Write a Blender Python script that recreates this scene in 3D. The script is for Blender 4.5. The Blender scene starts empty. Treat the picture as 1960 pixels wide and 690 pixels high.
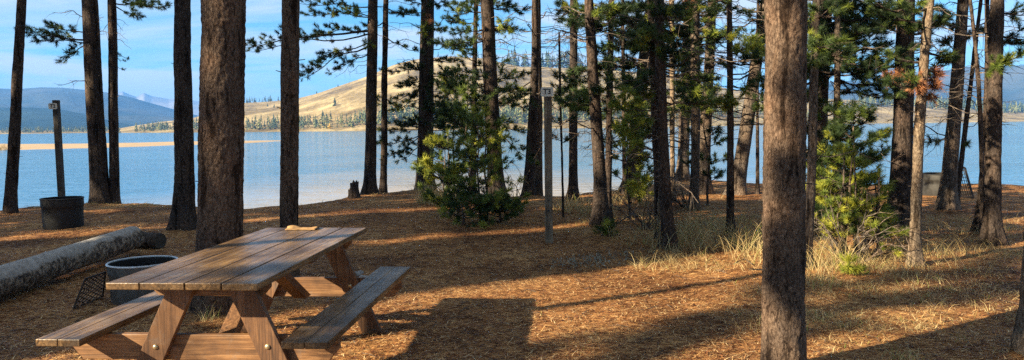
import bpy, math, random
import numpy as np
from mathutils import Vector, Matrix, Euler, noise as mnoise

R = math.radians
random.seed(7)
rng = np.random.default_rng(7)
scene = bpy.context.scene
COL = scene.collection

# ------------------------------------------------------------------ camera
CAM_H = 1.52
PW, PH, FPX = 1960.0, 690.0, 1400.0
cam_data = bpy.data.cameras.new("camera")
cam = bpy.data.objects.new("camera", cam_data)
COL.objects.link(cam)
cam_data.sensor_width = 36.0
cam_data.lens = 36.0 * FPX / PW
cam_data.clip_start = 0.05
cam_data.clip_end = 30000
CAM_ROT = Euler((R(90), 0, 0)).to_matrix() @ Euler((R(-4.25), 0, 0)).to_matrix() @ Euler((0, 0, R(-0.7))).to_matrix()
cam.matrix_world = Matrix.Translation((0, 0, CAM_H)) @ CAM_ROT.to_4x4()
scene.camera = cam

# ------------------------------------------------------------------ light
SUN_EL, SUN_AZ = 26.0, 61.0        # elevation; heading the light travels to, right of +Y
world = bpy.data.worlds.new("World")
scene.world = world
world.use_nodes = True
nt = world.node_tree
nt.nodes.clear()
wout = nt.nodes.new("ShaderNodeOutputWorld")
wbg = nt.nodes.new("ShaderNodeBackground")
sky = nt.nodes.new("ShaderNodeTexSky")
sky.sky_type = 'NISHITA'
sky.sun_disc = False
sky.sun_elevation = R(SUN_EL)
sky.sun_rotation = R(180 + SUN_AZ)
sky.air_density = 1.0
sky.dust_density = 0.2
sky.ozone_density = 3.0
wbg.inputs[1].default_value = 0.05
# thin streaky clouds high in the air, laid out by direction
tc = nt.nodes.new("ShaderNodeTexCoord")
sx = nt.nodes.new("ShaderNodeSeparateXYZ")
nt.links.new(tc.outputs["Generated"], sx.inputs[0])
mz = nt.nodes.new("ShaderNodeMath"); mz.operation = 'ADD'; mz.inputs[1].default_value = 0.12
nt.links.new(sx.outputs[2], mz.inputs[0])
dx = nt.nodes.new("ShaderNodeMath"); dx.operation = 'DIVIDE'
dy = nt.nodes.new("ShaderNodeMath"); dy.operation = 'DIVIDE'
nt.links.new(sx.outputs[0], dx.inputs[0]); nt.links.new(mz.outputs[0], dx.inputs[1])
nt.links.new(sx.outputs[1], dy.inputs[0]); nt.links.new(mz.outputs[0], dy.inputs[1])
cb = nt.nodes.new("ShaderNodeCombineXYZ")
nt.links.new(dx.outputs[0], cb.inputs[0]); nt.links.new(dy.outputs[0], cb.inputs[1])
mp = nt.nodes.new("ShaderNodeMapping"); mp.inputs["Scale"].default_value = (0.55, 1.15, 1); mp.inputs["Location"].default_value = (3.1, 0.7, 0)
nt.links.new(cb.outputs[0], mp.inputs[0])
n1 = nt.nodes.new("ShaderNodeTexNoise"); n1.inputs["Scale"].default_value = 1.1; n1.inputs["Detail"].default_value = 7; n1.inputs["Roughness"].default_value = 0.55; n1.inputs["Distortion"].default_value = 0.5
nt.links.new(mp.outputs[0], n1.inputs["Vector"])
cr = nt.nodes.new("ShaderNodeValToRGB")
cr.color_ramp.elements[0].position = 0.42; cr.color_ramp.elements[0].color = (0, 0, 0, 1)
cr.color_ramp.elements[1].position = 0.62; cr.color_ramp.elements[1].color = (0.7, 0.7, 0.7, 1)
nt.links.new(n1.outputs["Fac"], cr.inputs[0])
mixc = nt.nodes.new("ShaderNodeMix"); mixc.data_type = 'RGBA'
nt.links.new(cr.outputs[0], mixc.inputs[0])
hue = nt.nodes.new("ShaderNodeMix"); hue.data_type = 'RGBA'; hue.blend_type = 'MULTIPLY'; hue.inputs[0].default_value = 1; hue.inputs[7].default_value = (0.43, 0.86, 1.06, 1)
nt.links.new(sky.outputs[0], hue.inputs[6]); nt.links.new(hue.outputs[2], mixc.inputs[6])
mixc.inputs[7].default_value = (5.0, 5.2, 5.3, 1)
mp2 = nt.nodes.new("ShaderNodeMapping"); mp2.inputs["Scale"].default_value = (2.2, 2.2, 17); mp2.inputs["Location"].default_value = (1.3, 5.2, 0.4); mp2.inputs["Rotation"].default_value = (0.03, 0.05, 0)
nt.links.new(tc.outputs["Generated"], mp2.inputs[0])
n2 = nt.nodes.new("ShaderNodeTexNoise"); n2.inputs["Scale"].default_value = 1.3; n2.inputs["Detail"].default_value = 6; n2.inputs["Roughness"].default_value = 0.55; n2.inputs["Distortion"].default_value = 0.3
nt.links.new(mp2.outputs[0], n2.inputs["Vector"])
cr2 = nt.nodes.new("ShaderNodeValToRGB")
cr2.color_ramp.elements[0].position = 0.46; cr2.color_ramp.elements[0].color = (0, 0, 0, 1)
cr2.color_ramp.elements[1].position = 0.60; cr2.color_ramp.elements[1].color = (0.85, 0.85, 0.85, 1)
nt.links.new(n2.outputs["Fac"], cr2.inputs[0])
mxx = nt.nodes.new("ShaderNodeMath"); mxx.operation = 'MAXIMUM'
nt.links.new(cr.outputs[0], mxx.inputs[0]); nt.links.new(cr2.outputs[0], mxx.inputs[1]); nt.links.new(mxx.outputs[0], mixc.inputs[0])
nt.links.new(mixc.outputs[2], wbg.inputs[0])
nt.links.new(wbg.outputs[0], wout.inputs[0])

sun_l = bpy.data.lights.new("sun", 'SUN')
sun_l.energy = 5.0
sun_l.angle = R(0.5)
sun_l.color = (1.0, 0.83, 0.56)
sun = bpy.data.objects.new("sun", sun_l)
COL.objects.link(sun)
_ce = math.cos(R(SUN_EL))
SUN_DIR = Vector((math.sin(R(SUN_AZ)) * _ce, math.cos(R(SUN_AZ)) * _ce, -math.sin(R(SUN_EL))))
sun.rotation_euler = SUN_DIR.to_track_quat('-Z', 'Y').to_euler()
sun.location = (-20, -12, 18)

scene.view_settings.view_transform = 'Standard'
scene.view_settings.look = 'None'
scene.view_settings.exposure = 1.92
scene.view_settings.gamma = 1
scene.render.engine = 'CYCLES'
scene.cycles.use_denoising = False
scene.cycles.max_bounces = 6
scene.cycles.diffuse_bounces = 3
scene.cycles.glossy_bounces = 3
scene.cycles.transparent_max_bounces = 8
scene.cycles.volume_bounces = 0
scene.cycles.use_adaptive_sampling = True
scene.cycles.adaptive_threshold = 0.01
scene.cycles.sample_clamp_indirect = 4

# ------------------------------------------------------------------ helpers
def ray(px, py):
    v = Vector(((px - PW / 2) / FPX, -(py - PH / 2) / FPX, -1.0))
    return CAM_ROT @ v

def at(px, py, Y):
    """the world point seen at photo pixel px,py at forward distance Y"""
    d = ray(px, py)
    s = Y / d.y
    return Vector((d.x * s, Y, CAM_H + d.z * s))

def on_ground(px, py, z=0.0):
    d = ray(px, py)
    s = (z - CAM_H) / d.z
    return Vector((d.x * s, d.y * s, z))

def tag(o, label=None, cat=None, group=None, kind=None):
    if label: o["label"] = label
    if cat: o["category"] = cat
    if group: o["group"] = group
    if kind: o["kind"] = kind
    return o

def empty(name, loc, rz=0.0):
    o = bpy.data.objects.new(name, None)
    COL.objects.link(o)
    o.location = loc
    o.rotation_euler = (0, 0, rz)
    o.empty_display_size = 0.1
    return o

def link_mesh(name, me, mat, parent=None):
    o = bpy.data.objects.new(name, me)
    if mat: me.materials.append(mat)
    COL.objects.link(o)
    if parent: o.parent = parent
    return o

class MB:
    """collects vertices and faces, builds one mesh object"""
    def __init__(self): self.v = []; self.f = []; self.tint = []
    def add(self, vs, fs, tint=None):
        b = len(self.v)
        self.v += [tuple(p) for p in vs]
        self.f += [tuple(i + b for i in f) for f in fs]
    def box(self, c, s, rot=None, ends=None):
        hx, hy, hz = s[0] / 2, s[1] / 2, s[2] / 2
        vs = [Vector((x, y, z)) for x in (-hx, hx) for y in (-hy, hy) for z in (-hz, hz)]
        if rot: vs = [rot @ p for p in vs]
        c = Vector(c)
        self.add([p + c for p in vs], [(0, 1, 3, 2), (4, 6, 7, 5), (0, 4, 5, 1), (2, 3, 7, 6), (0, 2, 6, 4), (1, 5, 7, 3)])
    def prism(self, poly, y0, y1):
        """polygon in x,z extruded along y"""
        n = len(poly)
        vs = [(x, y0, z) for x, z in poly] + [(x, y1, z) for x, z in poly]
        fs = [tuple(range(n)), tuple(range(2 * n - 1, n - 1, -1))]
        fs += [(i + n, (i + 1) % n + n, (i + 1) % n, i) for i in range(n)]
        self.add(vs, fs)
    def tube(self, pts, radii, sides=5, cap=True):
        pts = [Vector(p) for p in pts]
        n = len(pts)
        vs = []; fs = []
        ref = None
        for i, p in enumerate(pts):
            t = (pts[min(i + 1, n - 1)] - pts[max(i - 1, 0)])
            if t.length < 1e-9: t = Vector((0, 0, 1))
            t.normalize()
            if ref is None:
                ref = t.orthogonal().normalized()
            ref = (ref - t * ref.dot(t))
            ref = ref.normalized() if ref.length > 1e-6 else t.orthogonal().normalized()
            b = t.cross(ref)
            for k in range(sides):
                a = 2 * math.pi * k / sides
                vs.append(p + (ref * math.cos(a) + b * math.sin(a)) * radii[i])
        for i in range(n - 1):
            for k in range(sides):
                k2 = (k + 1) % sides
                fs.append((i * sides + k, i * sides + k2, (i + 1) * sides + k2, (i + 1) * sides + k))
        if cap:
            fs.append(tuple(range(sides - 1, -1, -1)))
            fs.append(tuple((n - 1) * sides + k for k in range(sides)))
        self.add(vs, fs)
    def lathe(self, prof, c=(0, 0, 0), seg=40):
        vs = []; fs = []
        for r, z in prof:
            for k in range(seg):
                a = 2 * math.pi * k / seg
                vs.append((c[0] + r * math.cos(a), c[1] + r * math.sin(a), c[2] + z))
        for i in range(len(prof) - 1):
            for k in range(seg):
                k2 = (k + 1) % seg
                fs.append((i * seg + k, i * seg + k2, (i + 1) * seg + k2, (i + 1) * seg + k))
        self.add(vs, fs)
    def build(self, name, mat, parent=None, smooth=False, bevel=0.0):
        me = bpy.data.meshes.new(name)
        me.from_pydata(self.v, [], self.f)
        me.update()
        o = link_mesh(name, me, mat, parent)
        if smooth: me.shade_smooth()
        if bevel:
            m = o.modifiers.new("bevel", 'BEVEL'); m.width = bevel; m.segments = 2; m.limit_method = 'ANGLE'
        return o

class NP:
    """triangle soup from numpy arrays with one 'tint' value per face corner's vertex"""
    def __init__(self): self.V = []; self.T = []
    def add(self, tris, tint):
        # tris (n,3,3); tint (n,)
        self.V.append(tris.reshape(-1, 3)); self.T.append(np.repeat(tint, 3))
    def count(self): return sum(len(v) for v in self.V)
    def build(self, name, mat, parent=None):
        V = np.concatenate(self.V).astype(np.float32); T = np.concatenate(self.T).astype(np.float32)
        n = len(V) // 3
        me = bpy.data.meshes.new(name)
        me.vertices.add(len(V)); me.vertices.foreach_set("co", V.ravel())
        me.loops.add(3 * n); me.loops.foreach_set("vertex_index", np.arange(3 * n, dtype=np.int32))
        me.polygons.add(n)
        me.polygons.foreach_set("loop_start", np.arange(0, 3 * n, 3, dtype=np.int32))
        me.polygons.foreach_set("loop_total", np.full(n, 3, dtype=np.int32))
        at_ = me.attributes.new("tint", 'FLOAT', 'POINT'); at_.data.foreach_set("value", T)
        me.update(calc_edges=True)
        return link_mesh(name, me, mat, parent)

# ------------------------------------------------------------------ materials
def new_mat(name):
    m = bpy.data.materials.new(name)
    m.use_nodes = True
    t = m.node_tree
    return m, t, t.nodes["Principled BSDF"], t.nodes["Material Output"]

def ramp(t, stops):
    r = t.nodes.new("ShaderNodeValToRGB")
    e = r.color_ramp.elements
    while len(e) < len(stops): e.new(0.5)
    for i, (p, c) in enumerate(stops):
        e[i].position = p; e[i].color = (*c, 1)
    return r

def coords(t, scale=(1, 1, 1), kind="Object"):
    c = t.nodes.new("ShaderNodeTexCoord"); m = t.nodes.new("ShaderNodeMapping")
    m.inputs["Scale"].default_value = scale
    t.links.new(c.outputs[kind], m.inputs[0])
    return m

def noise_tex(t, vec, scale, detail=5, rough=0.55, dist=0.0):
    n = t.nodes.new("ShaderNodeTexNoise")
    n.inputs["Scale"].default_value = scale; n.inputs["Detail"].default_value = detail
    n.inputs["Roughness"].default_value = rough; n.inputs["Distortion"].default_value = dist
    if vec: t.links.new(vec, n.inputs["Vector"])
    return n

def mix(t, fac, a, b, mode='MIX'):
    m = t.nodes.new("ShaderNodeMix"); m.data_type = 'RGBA'; m.blend_type = mode
    for s, v in ((0, fac), (6, a), (7, b)):
        if hasattr(v, "links") or hasattr(v, "is_linked"): t.links.new(v, m.inputs[s])
        elif isinstance(v, (int, float)): m.inputs[s].default_value = v
        else: m.inputs[s].default_value = (*v, 1)
    return m.outputs[2]

def bump(t, bsdf, h, strength, dist):
    b = t.nodes.new("ShaderNodeBump"); b.inputs["Strength"].default_value = strength; b.inputs["Distance"].default_value = dist
    t.links.new(h, b.inputs["Height"]); t.links.new(b.outputs[0], bsdf.inputs["Normal"])
    return b

def bark_mat(name, dark, mid, light, fine=1.0, pale=0.0):
    m, t, b, o = new_mat(name)
    c = coords(t, (1, 1, 0.5))
    dn = noise_tex(t, c.outputs[0], 9, 3)
    add = t.nodes.new("ShaderNodeVectorMath"); add.operation = 'MULTIPLY_ADD'
    t.links.new(dn.outputs["Color"], add.inputs[0]); add.inputs[1].default_value = (0.07, 0.07, 0.07); t.links.new(c.outputs[0], add.inputs[2])
    v = t.nodes.new("ShaderNodeTexVoronoi"); v.feature = 'DISTANCE_TO_EDGE'; v.inputs["Scale"].default_value = 40 * fine
    t.links.new(add.outputs[0], v.inputs["Vector"])
    n = noise_tex(t, c.outputs[0], 60 * fine, 6, 0.72)          # scales
    r = ramp(t, [(0.30, dark), (0.46, mid), (0.70, light)])
    t.links.new(n.outputs["Fac"], r.inputs[0])
    r2 = ramp(t, [(0.0, (0.42, 0.38, 0.36)), (0.10, (0.85, 0.83, 0.82)), (0.3, (1, 1, 1))])   # cracks between the scales
    t.links.new(v.outputs["Distance"], r2.inputs[0])
    col = mix(t, 0.8, r.outputs[0], r2.outputs[0], 'MULTIPLY')
    sp = noise_tex(t, c.outputs[0], 19 * fine, 5, 0.7, 0.8)     # lifted dark flakes
    rs_ = ramp(t, [(0.36, (0.28, 0.25, 0.25)), (0.44, (1, 1, 1))]); t.links.new(sp.outputs["Fac"], rs_.inputs[0])
    col = mix(t, 1.0, col, rs_.outputs[0], 'MULTIPLY')
    cf = coords(t, (1, 1, 0.16))
    fu = noise_tex(t, cf.outputs[0], 13, 4, 0.6, 0.5)           # long furrows
    rf = ramp(t, [(0.37, (0.25, 0.23, 0.22)), (0.46, (0.95, 0.95, 0.95)), (0.62, (1.0, 1.0, 1.0)), (0.74, (1.3, 1.22, 1.12))]); t.links.new(fu.outputs["Fac"], rf.inputs[0])
    col = mix(t, 1.0, col, rf.outputs[0], 'MULTIPLY')
    cw = coords(t)
    nb = noise_tex(t, cw.outputs[0], 2.3, 4, 0.6)               # broad patches of greyer and redder bark
    r3 = ramp(t, [(0.36, (0.66, 0.68, 0.72)), (0.5, (0.95, 0.93, 0.9)), (0.66, (1.2, 1.06, 0.95))])
    t.links.new(nb.outputs["Fac"], r3.inputs[0])
    col = mix(t, 1.0, col, r3.outputs[0], 'MULTIPLY')
    t.links.new(col, b.inputs["Base Color"])
    b.inputs["Roughness"].default_value = 0.92
    b.inputs["Specular IOR Level"].default_value = 0.15
    h = t.nodes.new("ShaderNodeMath"); h.operation = 'ADD'
    t.links.new(n.outputs["Fac"], h.inputs[0]); t.links.new(sp.outputs["Fac"], h.inputs[1])
    h2 = t.nodes.new("ShaderNodeMath"); h2.operation = 'ADD'
    t.links.new(h.outputs[0], h2.inputs[0]); t.links.new(fu.outputs["Fac"], h2.inputs[1])
    bump(t, b, h2.outputs[0], 1.0, 0.016)
    return m

M = {}
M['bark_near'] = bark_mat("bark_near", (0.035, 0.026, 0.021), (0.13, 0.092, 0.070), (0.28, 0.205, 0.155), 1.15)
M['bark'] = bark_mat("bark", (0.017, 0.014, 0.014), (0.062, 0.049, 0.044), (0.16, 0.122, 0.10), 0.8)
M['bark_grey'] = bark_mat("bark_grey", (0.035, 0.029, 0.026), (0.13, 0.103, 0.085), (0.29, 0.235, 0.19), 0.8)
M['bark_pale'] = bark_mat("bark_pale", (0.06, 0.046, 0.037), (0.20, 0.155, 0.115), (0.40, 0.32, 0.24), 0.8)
M['twig'] = bark_mat("dead_twig", (0.06, 0.05, 0.045), (0.15, 0.125, 0.11), (0.30, 0.26, 0.22), 0.6)
M['log'] = bark_mat("log_bark", (0.02, 0.018, 0.016), (0.06, 0.05, 0.045), (0.14, 0.12, 0.10), 0.5)

def leaf_mat(name, stops, trans=0.3):
    m, t, b, o = new_mat(name)
    a = t.nodes.new("ShaderNodeAttribute"); a.attribute_name = "tint"
    r = ramp(t, stops); t.links.new(a.outputs["Fac"], r.inputs[0])
    t.links.new(r.outputs[0], b.inputs["Base Color"])
    b.inputs["Roughness"].default_value = 0.55
    b.inputs["Specular IOR Level"].default_value = 0.3
    tr = t.nodes.new("ShaderNodeBsdfTranslucent"); t.links.new(r.outputs[0], tr.inputs[0])
    mx = t.nodes.new("ShaderNodeMixShader"); mx.inputs[0].default_value = trans
    t.links.new(b.outputs[0], mx.inputs[1]); t.links.new(tr.outputs[0], mx.inputs[2])
    t.links.new(mx.outputs[0], o.inputs[0])
    return m
M['needle'] = leaf_mat("pine_needles", [(0.0, (0.018, 0.034, 0.014)), (0.4, (0.048, 0.082, 0.024)), (0.7, (0.15, 0.20, 0.03)), (1.0, (0.38, 0.38, 0.05))])  # yellow end of the ramp stands in for sun on the tufts
M['needle_fresh'] = leaf_mat("pine_needles_fresh", [(0.0, (0.04, 0.08, 0.02)), (0.5, (0.12, 0.19, 0.03)), (1.0, (0.34, 0.38, 0.05))])
M['needle_rust'] = leaf_mat("pine_needles_rust", [(0.0, (0.20, 0.08, 0.05)), (1.0, (0.60, 0.29, 0.13))])
M['grass'] = leaf_mat("dry_grass", [(0.0, (0.16, 0.105, 0.045)), (0.5, (0.44, 0.32, 0.14)), (0.9, (0.66, 0.54, 0.29)), (1.0, (0.22, 0.27, 0.06))])
M['litter'] = leaf_mat("needle_litter", [(0.0, (0.045, 0.019, 0.012)), (0.45, (0.24, 0.095, 0.04)), (0.72, (0.60, 0.35, 0.14)), (1.0, (0.88, 0.70, 0.40))], 0.1)
M['sage'] = leaf_mat("grey_ground_cover", [(0.0, (0.10, 0.10, 0.07)), (1.0, (0.33, 0.34, 0.28))], 0.1)

def ground_mat():
    m, t, b, o = new_mat("needle_covered_soil")
    c = coords(t)
    # fibres: three stretched noises turned different ways
    fac = None
    for ang, sc in ((0.3, 1.0), (1.35, 1.25), (2.4, 0.85)):
        mp_ = t.nodes.new("ShaderNodeMapping"); mp_.inputs["Rotation"].default_value = (0, 0, ang); mp_.inputs["Scale"].default_value = (14 * sc, 95 * sc, 20)
        t.links.new(c.outputs[0], mp_.inputs[0])
        n = noise_tex(t, mp_.outputs[0], 1.0, 3, 0.6, 0.6)
        if fac is None: fac = n.outputs["Fac"]
        else:
            mm = t.nodes.new("ShaderNodeMath"); mm.operation = 'MAXIMUM'
            t.links.new(fac, mm.inputs[0]); t.links.new(n.outputs["Fac"], mm.inputs[1]); fac = mm.outputs[0]
    r = ramp(t, [(0.45, (0.035, 0.016, 0.010)), (0.54, (0.20, 0.082, 0.036)), (0.63, (0.64, 0.37, 0.145)), (0.76, (0.90, 0.70, 0.36))])
    t.links.new(fac, r.inputs[0])
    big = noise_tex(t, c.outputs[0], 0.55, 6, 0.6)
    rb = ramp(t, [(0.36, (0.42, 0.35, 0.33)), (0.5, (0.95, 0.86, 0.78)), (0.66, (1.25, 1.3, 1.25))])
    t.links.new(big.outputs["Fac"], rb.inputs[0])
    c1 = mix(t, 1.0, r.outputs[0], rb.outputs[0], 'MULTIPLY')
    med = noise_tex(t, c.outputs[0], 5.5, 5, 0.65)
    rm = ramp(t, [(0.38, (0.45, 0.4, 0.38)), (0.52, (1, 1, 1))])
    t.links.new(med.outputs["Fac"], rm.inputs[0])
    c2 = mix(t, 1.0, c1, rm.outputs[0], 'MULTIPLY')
    t.links.new(c2, b.inputs["Base Color"])
    b.inputs["Roughness"].default_value = 0.95
    b.inputs["Specular IOR Level"].default_value = 0.1
    h = t.nodes.new("ShaderNodeMath"); h.operation = 'MULTIPLY_ADD'; h.inputs[1].default_value = 2.0
    t.links.new(med.outputs["Fac"], h.inputs[0]); t.links.new(fac, h.inputs[2])
    bump(t, b, h.outputs[0], 0.9, 0.025)
    return m
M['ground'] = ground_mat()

def water_mat():
    m, t, b, o = new_mat("lake_water")
    c = coords(t)
    cd = noise_tex(t, c.outputs[0], 0.012, 4, 0.6)
    r = ramp(t, [(0.35, (0.015, 0.12, 0.26)), (0.6, (0.03, 0.16, 0.30))])
    t.links.new(cd.outputs["Fac"], r.inputs[0])
    # stirred-up silt in the shallows under the middle of the bank
    sub = t.nodes.new("ShaderNodeVectorMath"); sub.operation = 'SUBTRACT'; sub.inputs[1].default_value = (-3, 30, WATER_Z0)
    t.links.new(c.outputs[0], sub.inputs[0])
    sc = t.nodes.new("ShaderNodeVectorMath"); sc.operation = 'MULTIPLY'; sc.inputs[1].default_value = (1 / 16, 1 / 26, 0); t.links.new(sub.outputs[0], sc.inputs[0])
    ln = t.nodes.new("ShaderNodeVectorMath"); ln.operation = 'LENGTH'; t.links.new(sc.outputs[0], ln.inputs[0])
    sn = noise_tex(t, c.outputs[0], 0.06, 4, 0.6)
    ad = t.nodes.new("ShaderNodeMath"); ad.operation = 'MULTIPLY_ADD'; ad.inputs[1].default_value = 1.2; t.links.new(sn.outputs["Fac"], ad.inputs[0]); t.links.new(ln.outputs["Value"], ad.inputs[2])
    mr = t.nodes.new("ShaderNodeMapRange"); mr.inputs[1].default_value = 0.9; mr.inputs[2].default_value = 1.8; mr.inputs[3].default_value = 0.85; mr.inputs[4].default_value = 0.0
    t.links.new(ad.outputs[0], mr.inputs[0])
    t.links.new(mix(t, mr.outputs[0], r.outputs[0], (0.40, 0.31, 0.21)), b.inputs["Base Color"])
    b.inputs["Roughness"].default_value = 0.1
    b.inputs["IOR"].default_value = 1.333
    hs = []
    for sc_, ro, ns in (((0.22, 1.0, 1), 0.31, 1.1), ((0.30, 1.25, 1), -0.23, 0.8), ((0.5, 1.6, 1), 0.08, 2.1)):
        m1 = t.nodes.new("ShaderNodeMapping"); m1.inputs["Scale"].default_value = sc_; m1.inputs["Rotation"].default_value = (0, 0, ro)
        t.links.new(c.outputs[0], m1.inputs[0])
        hs.append(noise_tex(t, m1.outputs[0], ns, 2, 0.5, 1.1))
    n2 = noise_tex(t, c.outputs[0], 0.045, 4, 0.6)
    rw = ramp(t, [(0.38, (0.35, 0.35, 0.35)), (0.6, (1, 1, 1))]); t.links.new(n2.outputs["Fac"], rw.inputs[0])
    s1 = t.nodes.new("ShaderNodeMath"); s1.operation = 'ADD'; t.links.new(hs[0].outputs["Fac"], s1.inputs[0]); t.links.new(hs[1].outputs["Fac"], s1.inputs[1])
    s2 = t.nodes.new("ShaderNodeMath"); s2.operation = 'MULTIPLY_ADD'; s2.inputs[1].default_value = 0.5; t.links.new(hs[2].outputs["Fac"], s2.inputs[0]); t.links.new(s1.outputs[0], s2.inputs[2])
    h = t.nodes.new("ShaderNodeMath"); h.operation = 'MULTIPLY'
    t.links.new(s2.outputs[0], h.inputs[0]); t.links.new(rw.outputs[0], h.inputs[1])
    bump(t, b, h.outputs[0], 0.6, 0.16)
    return m
WATER_Z0 = 0.0
M['water'] = water_mat()

def wood_mat(name, dark, mid, light, gloss=0.45, axis='Y'):
    m, t, b, o = new_mat(name)
    sc = {'Y': (38, 1.6, 38), 'X': (1.6, 38, 38), 'Z': (38, 38, 1.6)}[axis]
    c = coords(t, sc)
    n = noise_tex(t, c.outputs[0], 1.0, 5, 0.6, 1.4)
    r = ramp(t, [(0.3, dark), (0.5, mid), (0.72, light)])
    t.links.new(n.outputs["Fac"], r.inputs[0])
    c2 = coords(t)
    g = noise_tex(t, c2.outputs[0], 3.5, 6, 0.65)
    rg = ramp(t, [(0.36, (0.5, 0.47, 0.46)), (0.6, (1.1, 1.1, 1.1))])
    t.links.new(g.outputs["Fac"], rg.inputs[0])
    cc = mix(t, 1.0, r.outputs[0], rg.outputs[0], 'MULTIPLY')
    cp = coords(t, {'Y': (5.3, 0.25, 1), 'X': (0.5, 3, 3), 'Z': (3, 3, 0.5)}[axis])
    pn = noise_tex(t, cp.outputs[0], 1.0, 3, 0.6); rp = ramp(t, [(0.4, (0.78, 0.74, 0.70)), (0.6, (1.22, 1.2, 1.15))]); t.links.new(pn.outputs["Fac"], rp.inputs[0])
    cc = mix(t, 1.0, cc, rp.outputs[0], 'MULTIPLY')
    wn = noise_tex(t, c2.outputs[0], 7.0, 6, 0.7, 0.5); rw = ramp(t, [(0.55, (0, 0, 0)), (0.70, (0.4, 0.4, 0.4))]); t.links.new(wn.outputs["Fac"], rw.inputs[0])
    cc = mix(t, rw.outputs[0], cc, tuple(0.36 * sum(light) / 3 + 0.55 * v for v in (0.19, 0.175, 0.155)))   # greyed, worn patches
    cn = noise_tex(t, c.outputs[0], 0.9, 2, 0.4, 2.5); rc = ramp(t, [(0.485, (1, 1, 1)), (0.498, (0.3, 0.27, 0.25)), (0.511, (1, 1, 1))]); t.links.new(cn.outputs["Fac"], rc.inputs[0])
    cc = mix(t, 0.6, cc, rc.outputs[0], 'MULTIPLY')   # splits along the grain
    t.links.new(cc, b.inputs["Base Color"])
    rr = t.nodes.new("ShaderNodeMapRange"); rr.inputs[3].default_value = gloss + 0.25; rr.inputs[4].default_value = gloss - 0.1
    t.links.new(g.outputs["Fac"], rr.inputs[0]); t.links.new(rr.outputs[0], b.inputs["Roughness"])
    bump(t, b, n.outputs["Fac"], 0.35, 0.004)
    return m
M['top'] = wood_mat("stained_boards", (0.04, 0.025, 0.013), (0.145, 0.088, 0.042), (0.28, 0.175, 0.082), 0.30, 'Y')
M['frame_wood'] = wood_mat("frame_lumber", (0.08, 0.039, 0.018), (0.22, 0.11, 0.046), (0.39, 0.22, 0.10), 0.5, 'X')
M['leg_wood'] = wood_mat("leg_lumber", (0.055, 0.027, 0.014), (0.145, 0.070, 0.032), (0.26, 0.14, 0.066), 0.5, 'Z')
M['post_wood'] = wood_mat("weathered_post", (0.075, 0.06, 0.042), (0.17, 0.135, 0.095), (0.30, 0.25, 0.18), 0.7, 'Z')

def plain(name, col, rough=0.6, metal=0.0, var=0.25, scale=14, bmp=0.2):
    m, t, b, o = new_mat(name)
    c = coords(t)
    n = noise_tex(t, c.outputs[0], scale, 5, 0.6)
    r = ramp(t, [(0.3, tuple(x * (1 - var) for x in col)), (0.7, tuple(min(1, x * (1 + var)) for x in col))])
    t.links.new(n.outputs["Fac"], r.inputs[0]); t.links.new(r.outputs[0], b.inputs["Base Color"])
    b.inputs["Roughness"].default_value = rough; b.inputs["Metallic"].default_value = metal
    bump(t, b, n.outputs["Fac"], bmp, 0.01)
    return m
M['sign'] = plain("sign_panel", (0.60, 0.58, 0.50), 0.6, 0, 0.08, 30, 0.05)
M['ink'] = plain("sign_ink", (0.02, 0.022, 0.03), 0.6, 0, 0.1)
M['black_metal'] = plain("sooty_steel", (0.009, 0.010, 0.012), 0.7, 0.0, 0.5, 18)
M['soot'] = plain("soot", (0.012, 0.011, 0.011), 0.9, 0, 0.4)
M['grey_enamel'] = plain("grey_enamel", (0.30, 0.33, 0.34), 0.35, 0.3, 0.25, 9)
M['rim_enamel'] = plain("rim_enamel", (0.45, 0.48, 0.50), 0.3, 0.2, 0.25, 14)
M['rust_metal'] = plain("rusty_steel", (0.05, 0.04, 0.036), 0.6, 0.5, 0.4, 25)
M['bolt'] = plain("galvanised_bolt", (0.5, 0.42, 0.26), 0.35, 0.7, 0.15, 40)
M['paper'] = plain("tan_paper", (0.27, 0.155, 0.065), 0.8, 0, 0.25, 25, 0.4)
M['stone'] = plain("grey_stone", (0.26, 0.24, 0.22), 0.9, 0, 0.35, 20, 0.5)
M['endgrain'] = plain("log_end", (0.05, 0.042, 0.034), 0.9, 0, 0.4, 30)
M['sand'] = plain("wet_sand", (0.34, 0.24, 0.135), 0.9, 0, 0.15, 0.2, 0.2)

def hill_mat():
    m, t, b, o = new_mat("dry_grass_hill")
    c = coords(t)
    n = noise_tex(t, c.outputs[0], 0.012, 9, 0.68)
    r = ramp(t, [(0.38, (0.14, 0.105, 0.05)), (0.5, (0.27, 0.205, 0.10)), (0.62, (0.41, 0.325, 0.17))])
    t.links.new(n.outputs["Fac"], r.inputs[0])
    m2 = t.nodes.new("ShaderNodeMapping"); m2.inputs["Scale"].default_value = (0.05, 0.012, 0.05); m2.inputs["Rotation"].default_value = (0, 0, 0.5)
    t.links.new(c.outputs[0], m2.inputs[0])
    n2 = noise_tex(t, m2.outputs[0], 1.0, 5, 0.7, 1.0)
    r2 = ramp(t, [(0.36, (0.62, 0.62, 0.6)), (0.52, (1, 1, 1))])
    t.links.new(n2.outputs["Fac"], r2.inputs[0])
    cc = mix(t, 1.0, r.outputs[0], r2.outputs[0], 'MULTIPLY')
    n3 = noise_tex(t, c.outputs[0], 0.16, 4, 0.7)
    r3 = ramp(t, [(0.57, (1, 1, 1)), (0.66, (0.55, 0.56, 0.5))])
    t.links.new(n3.outputs["Fac"], r3.inputs[0])
    cc = mix(t, 1.0, cc, r3.outputs[0], 'MULTIPLY')
    t.links.new(cc, b.inputs["Base Color"]); b.inputs["Roughness"].default_value = 1; b.inputs["Specular IOR Level"].default_value = 0
    bump(t, b, n.outputs["Fac"], 0.6, 12)
    return m
M['hill'] = hill_mat()

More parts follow.
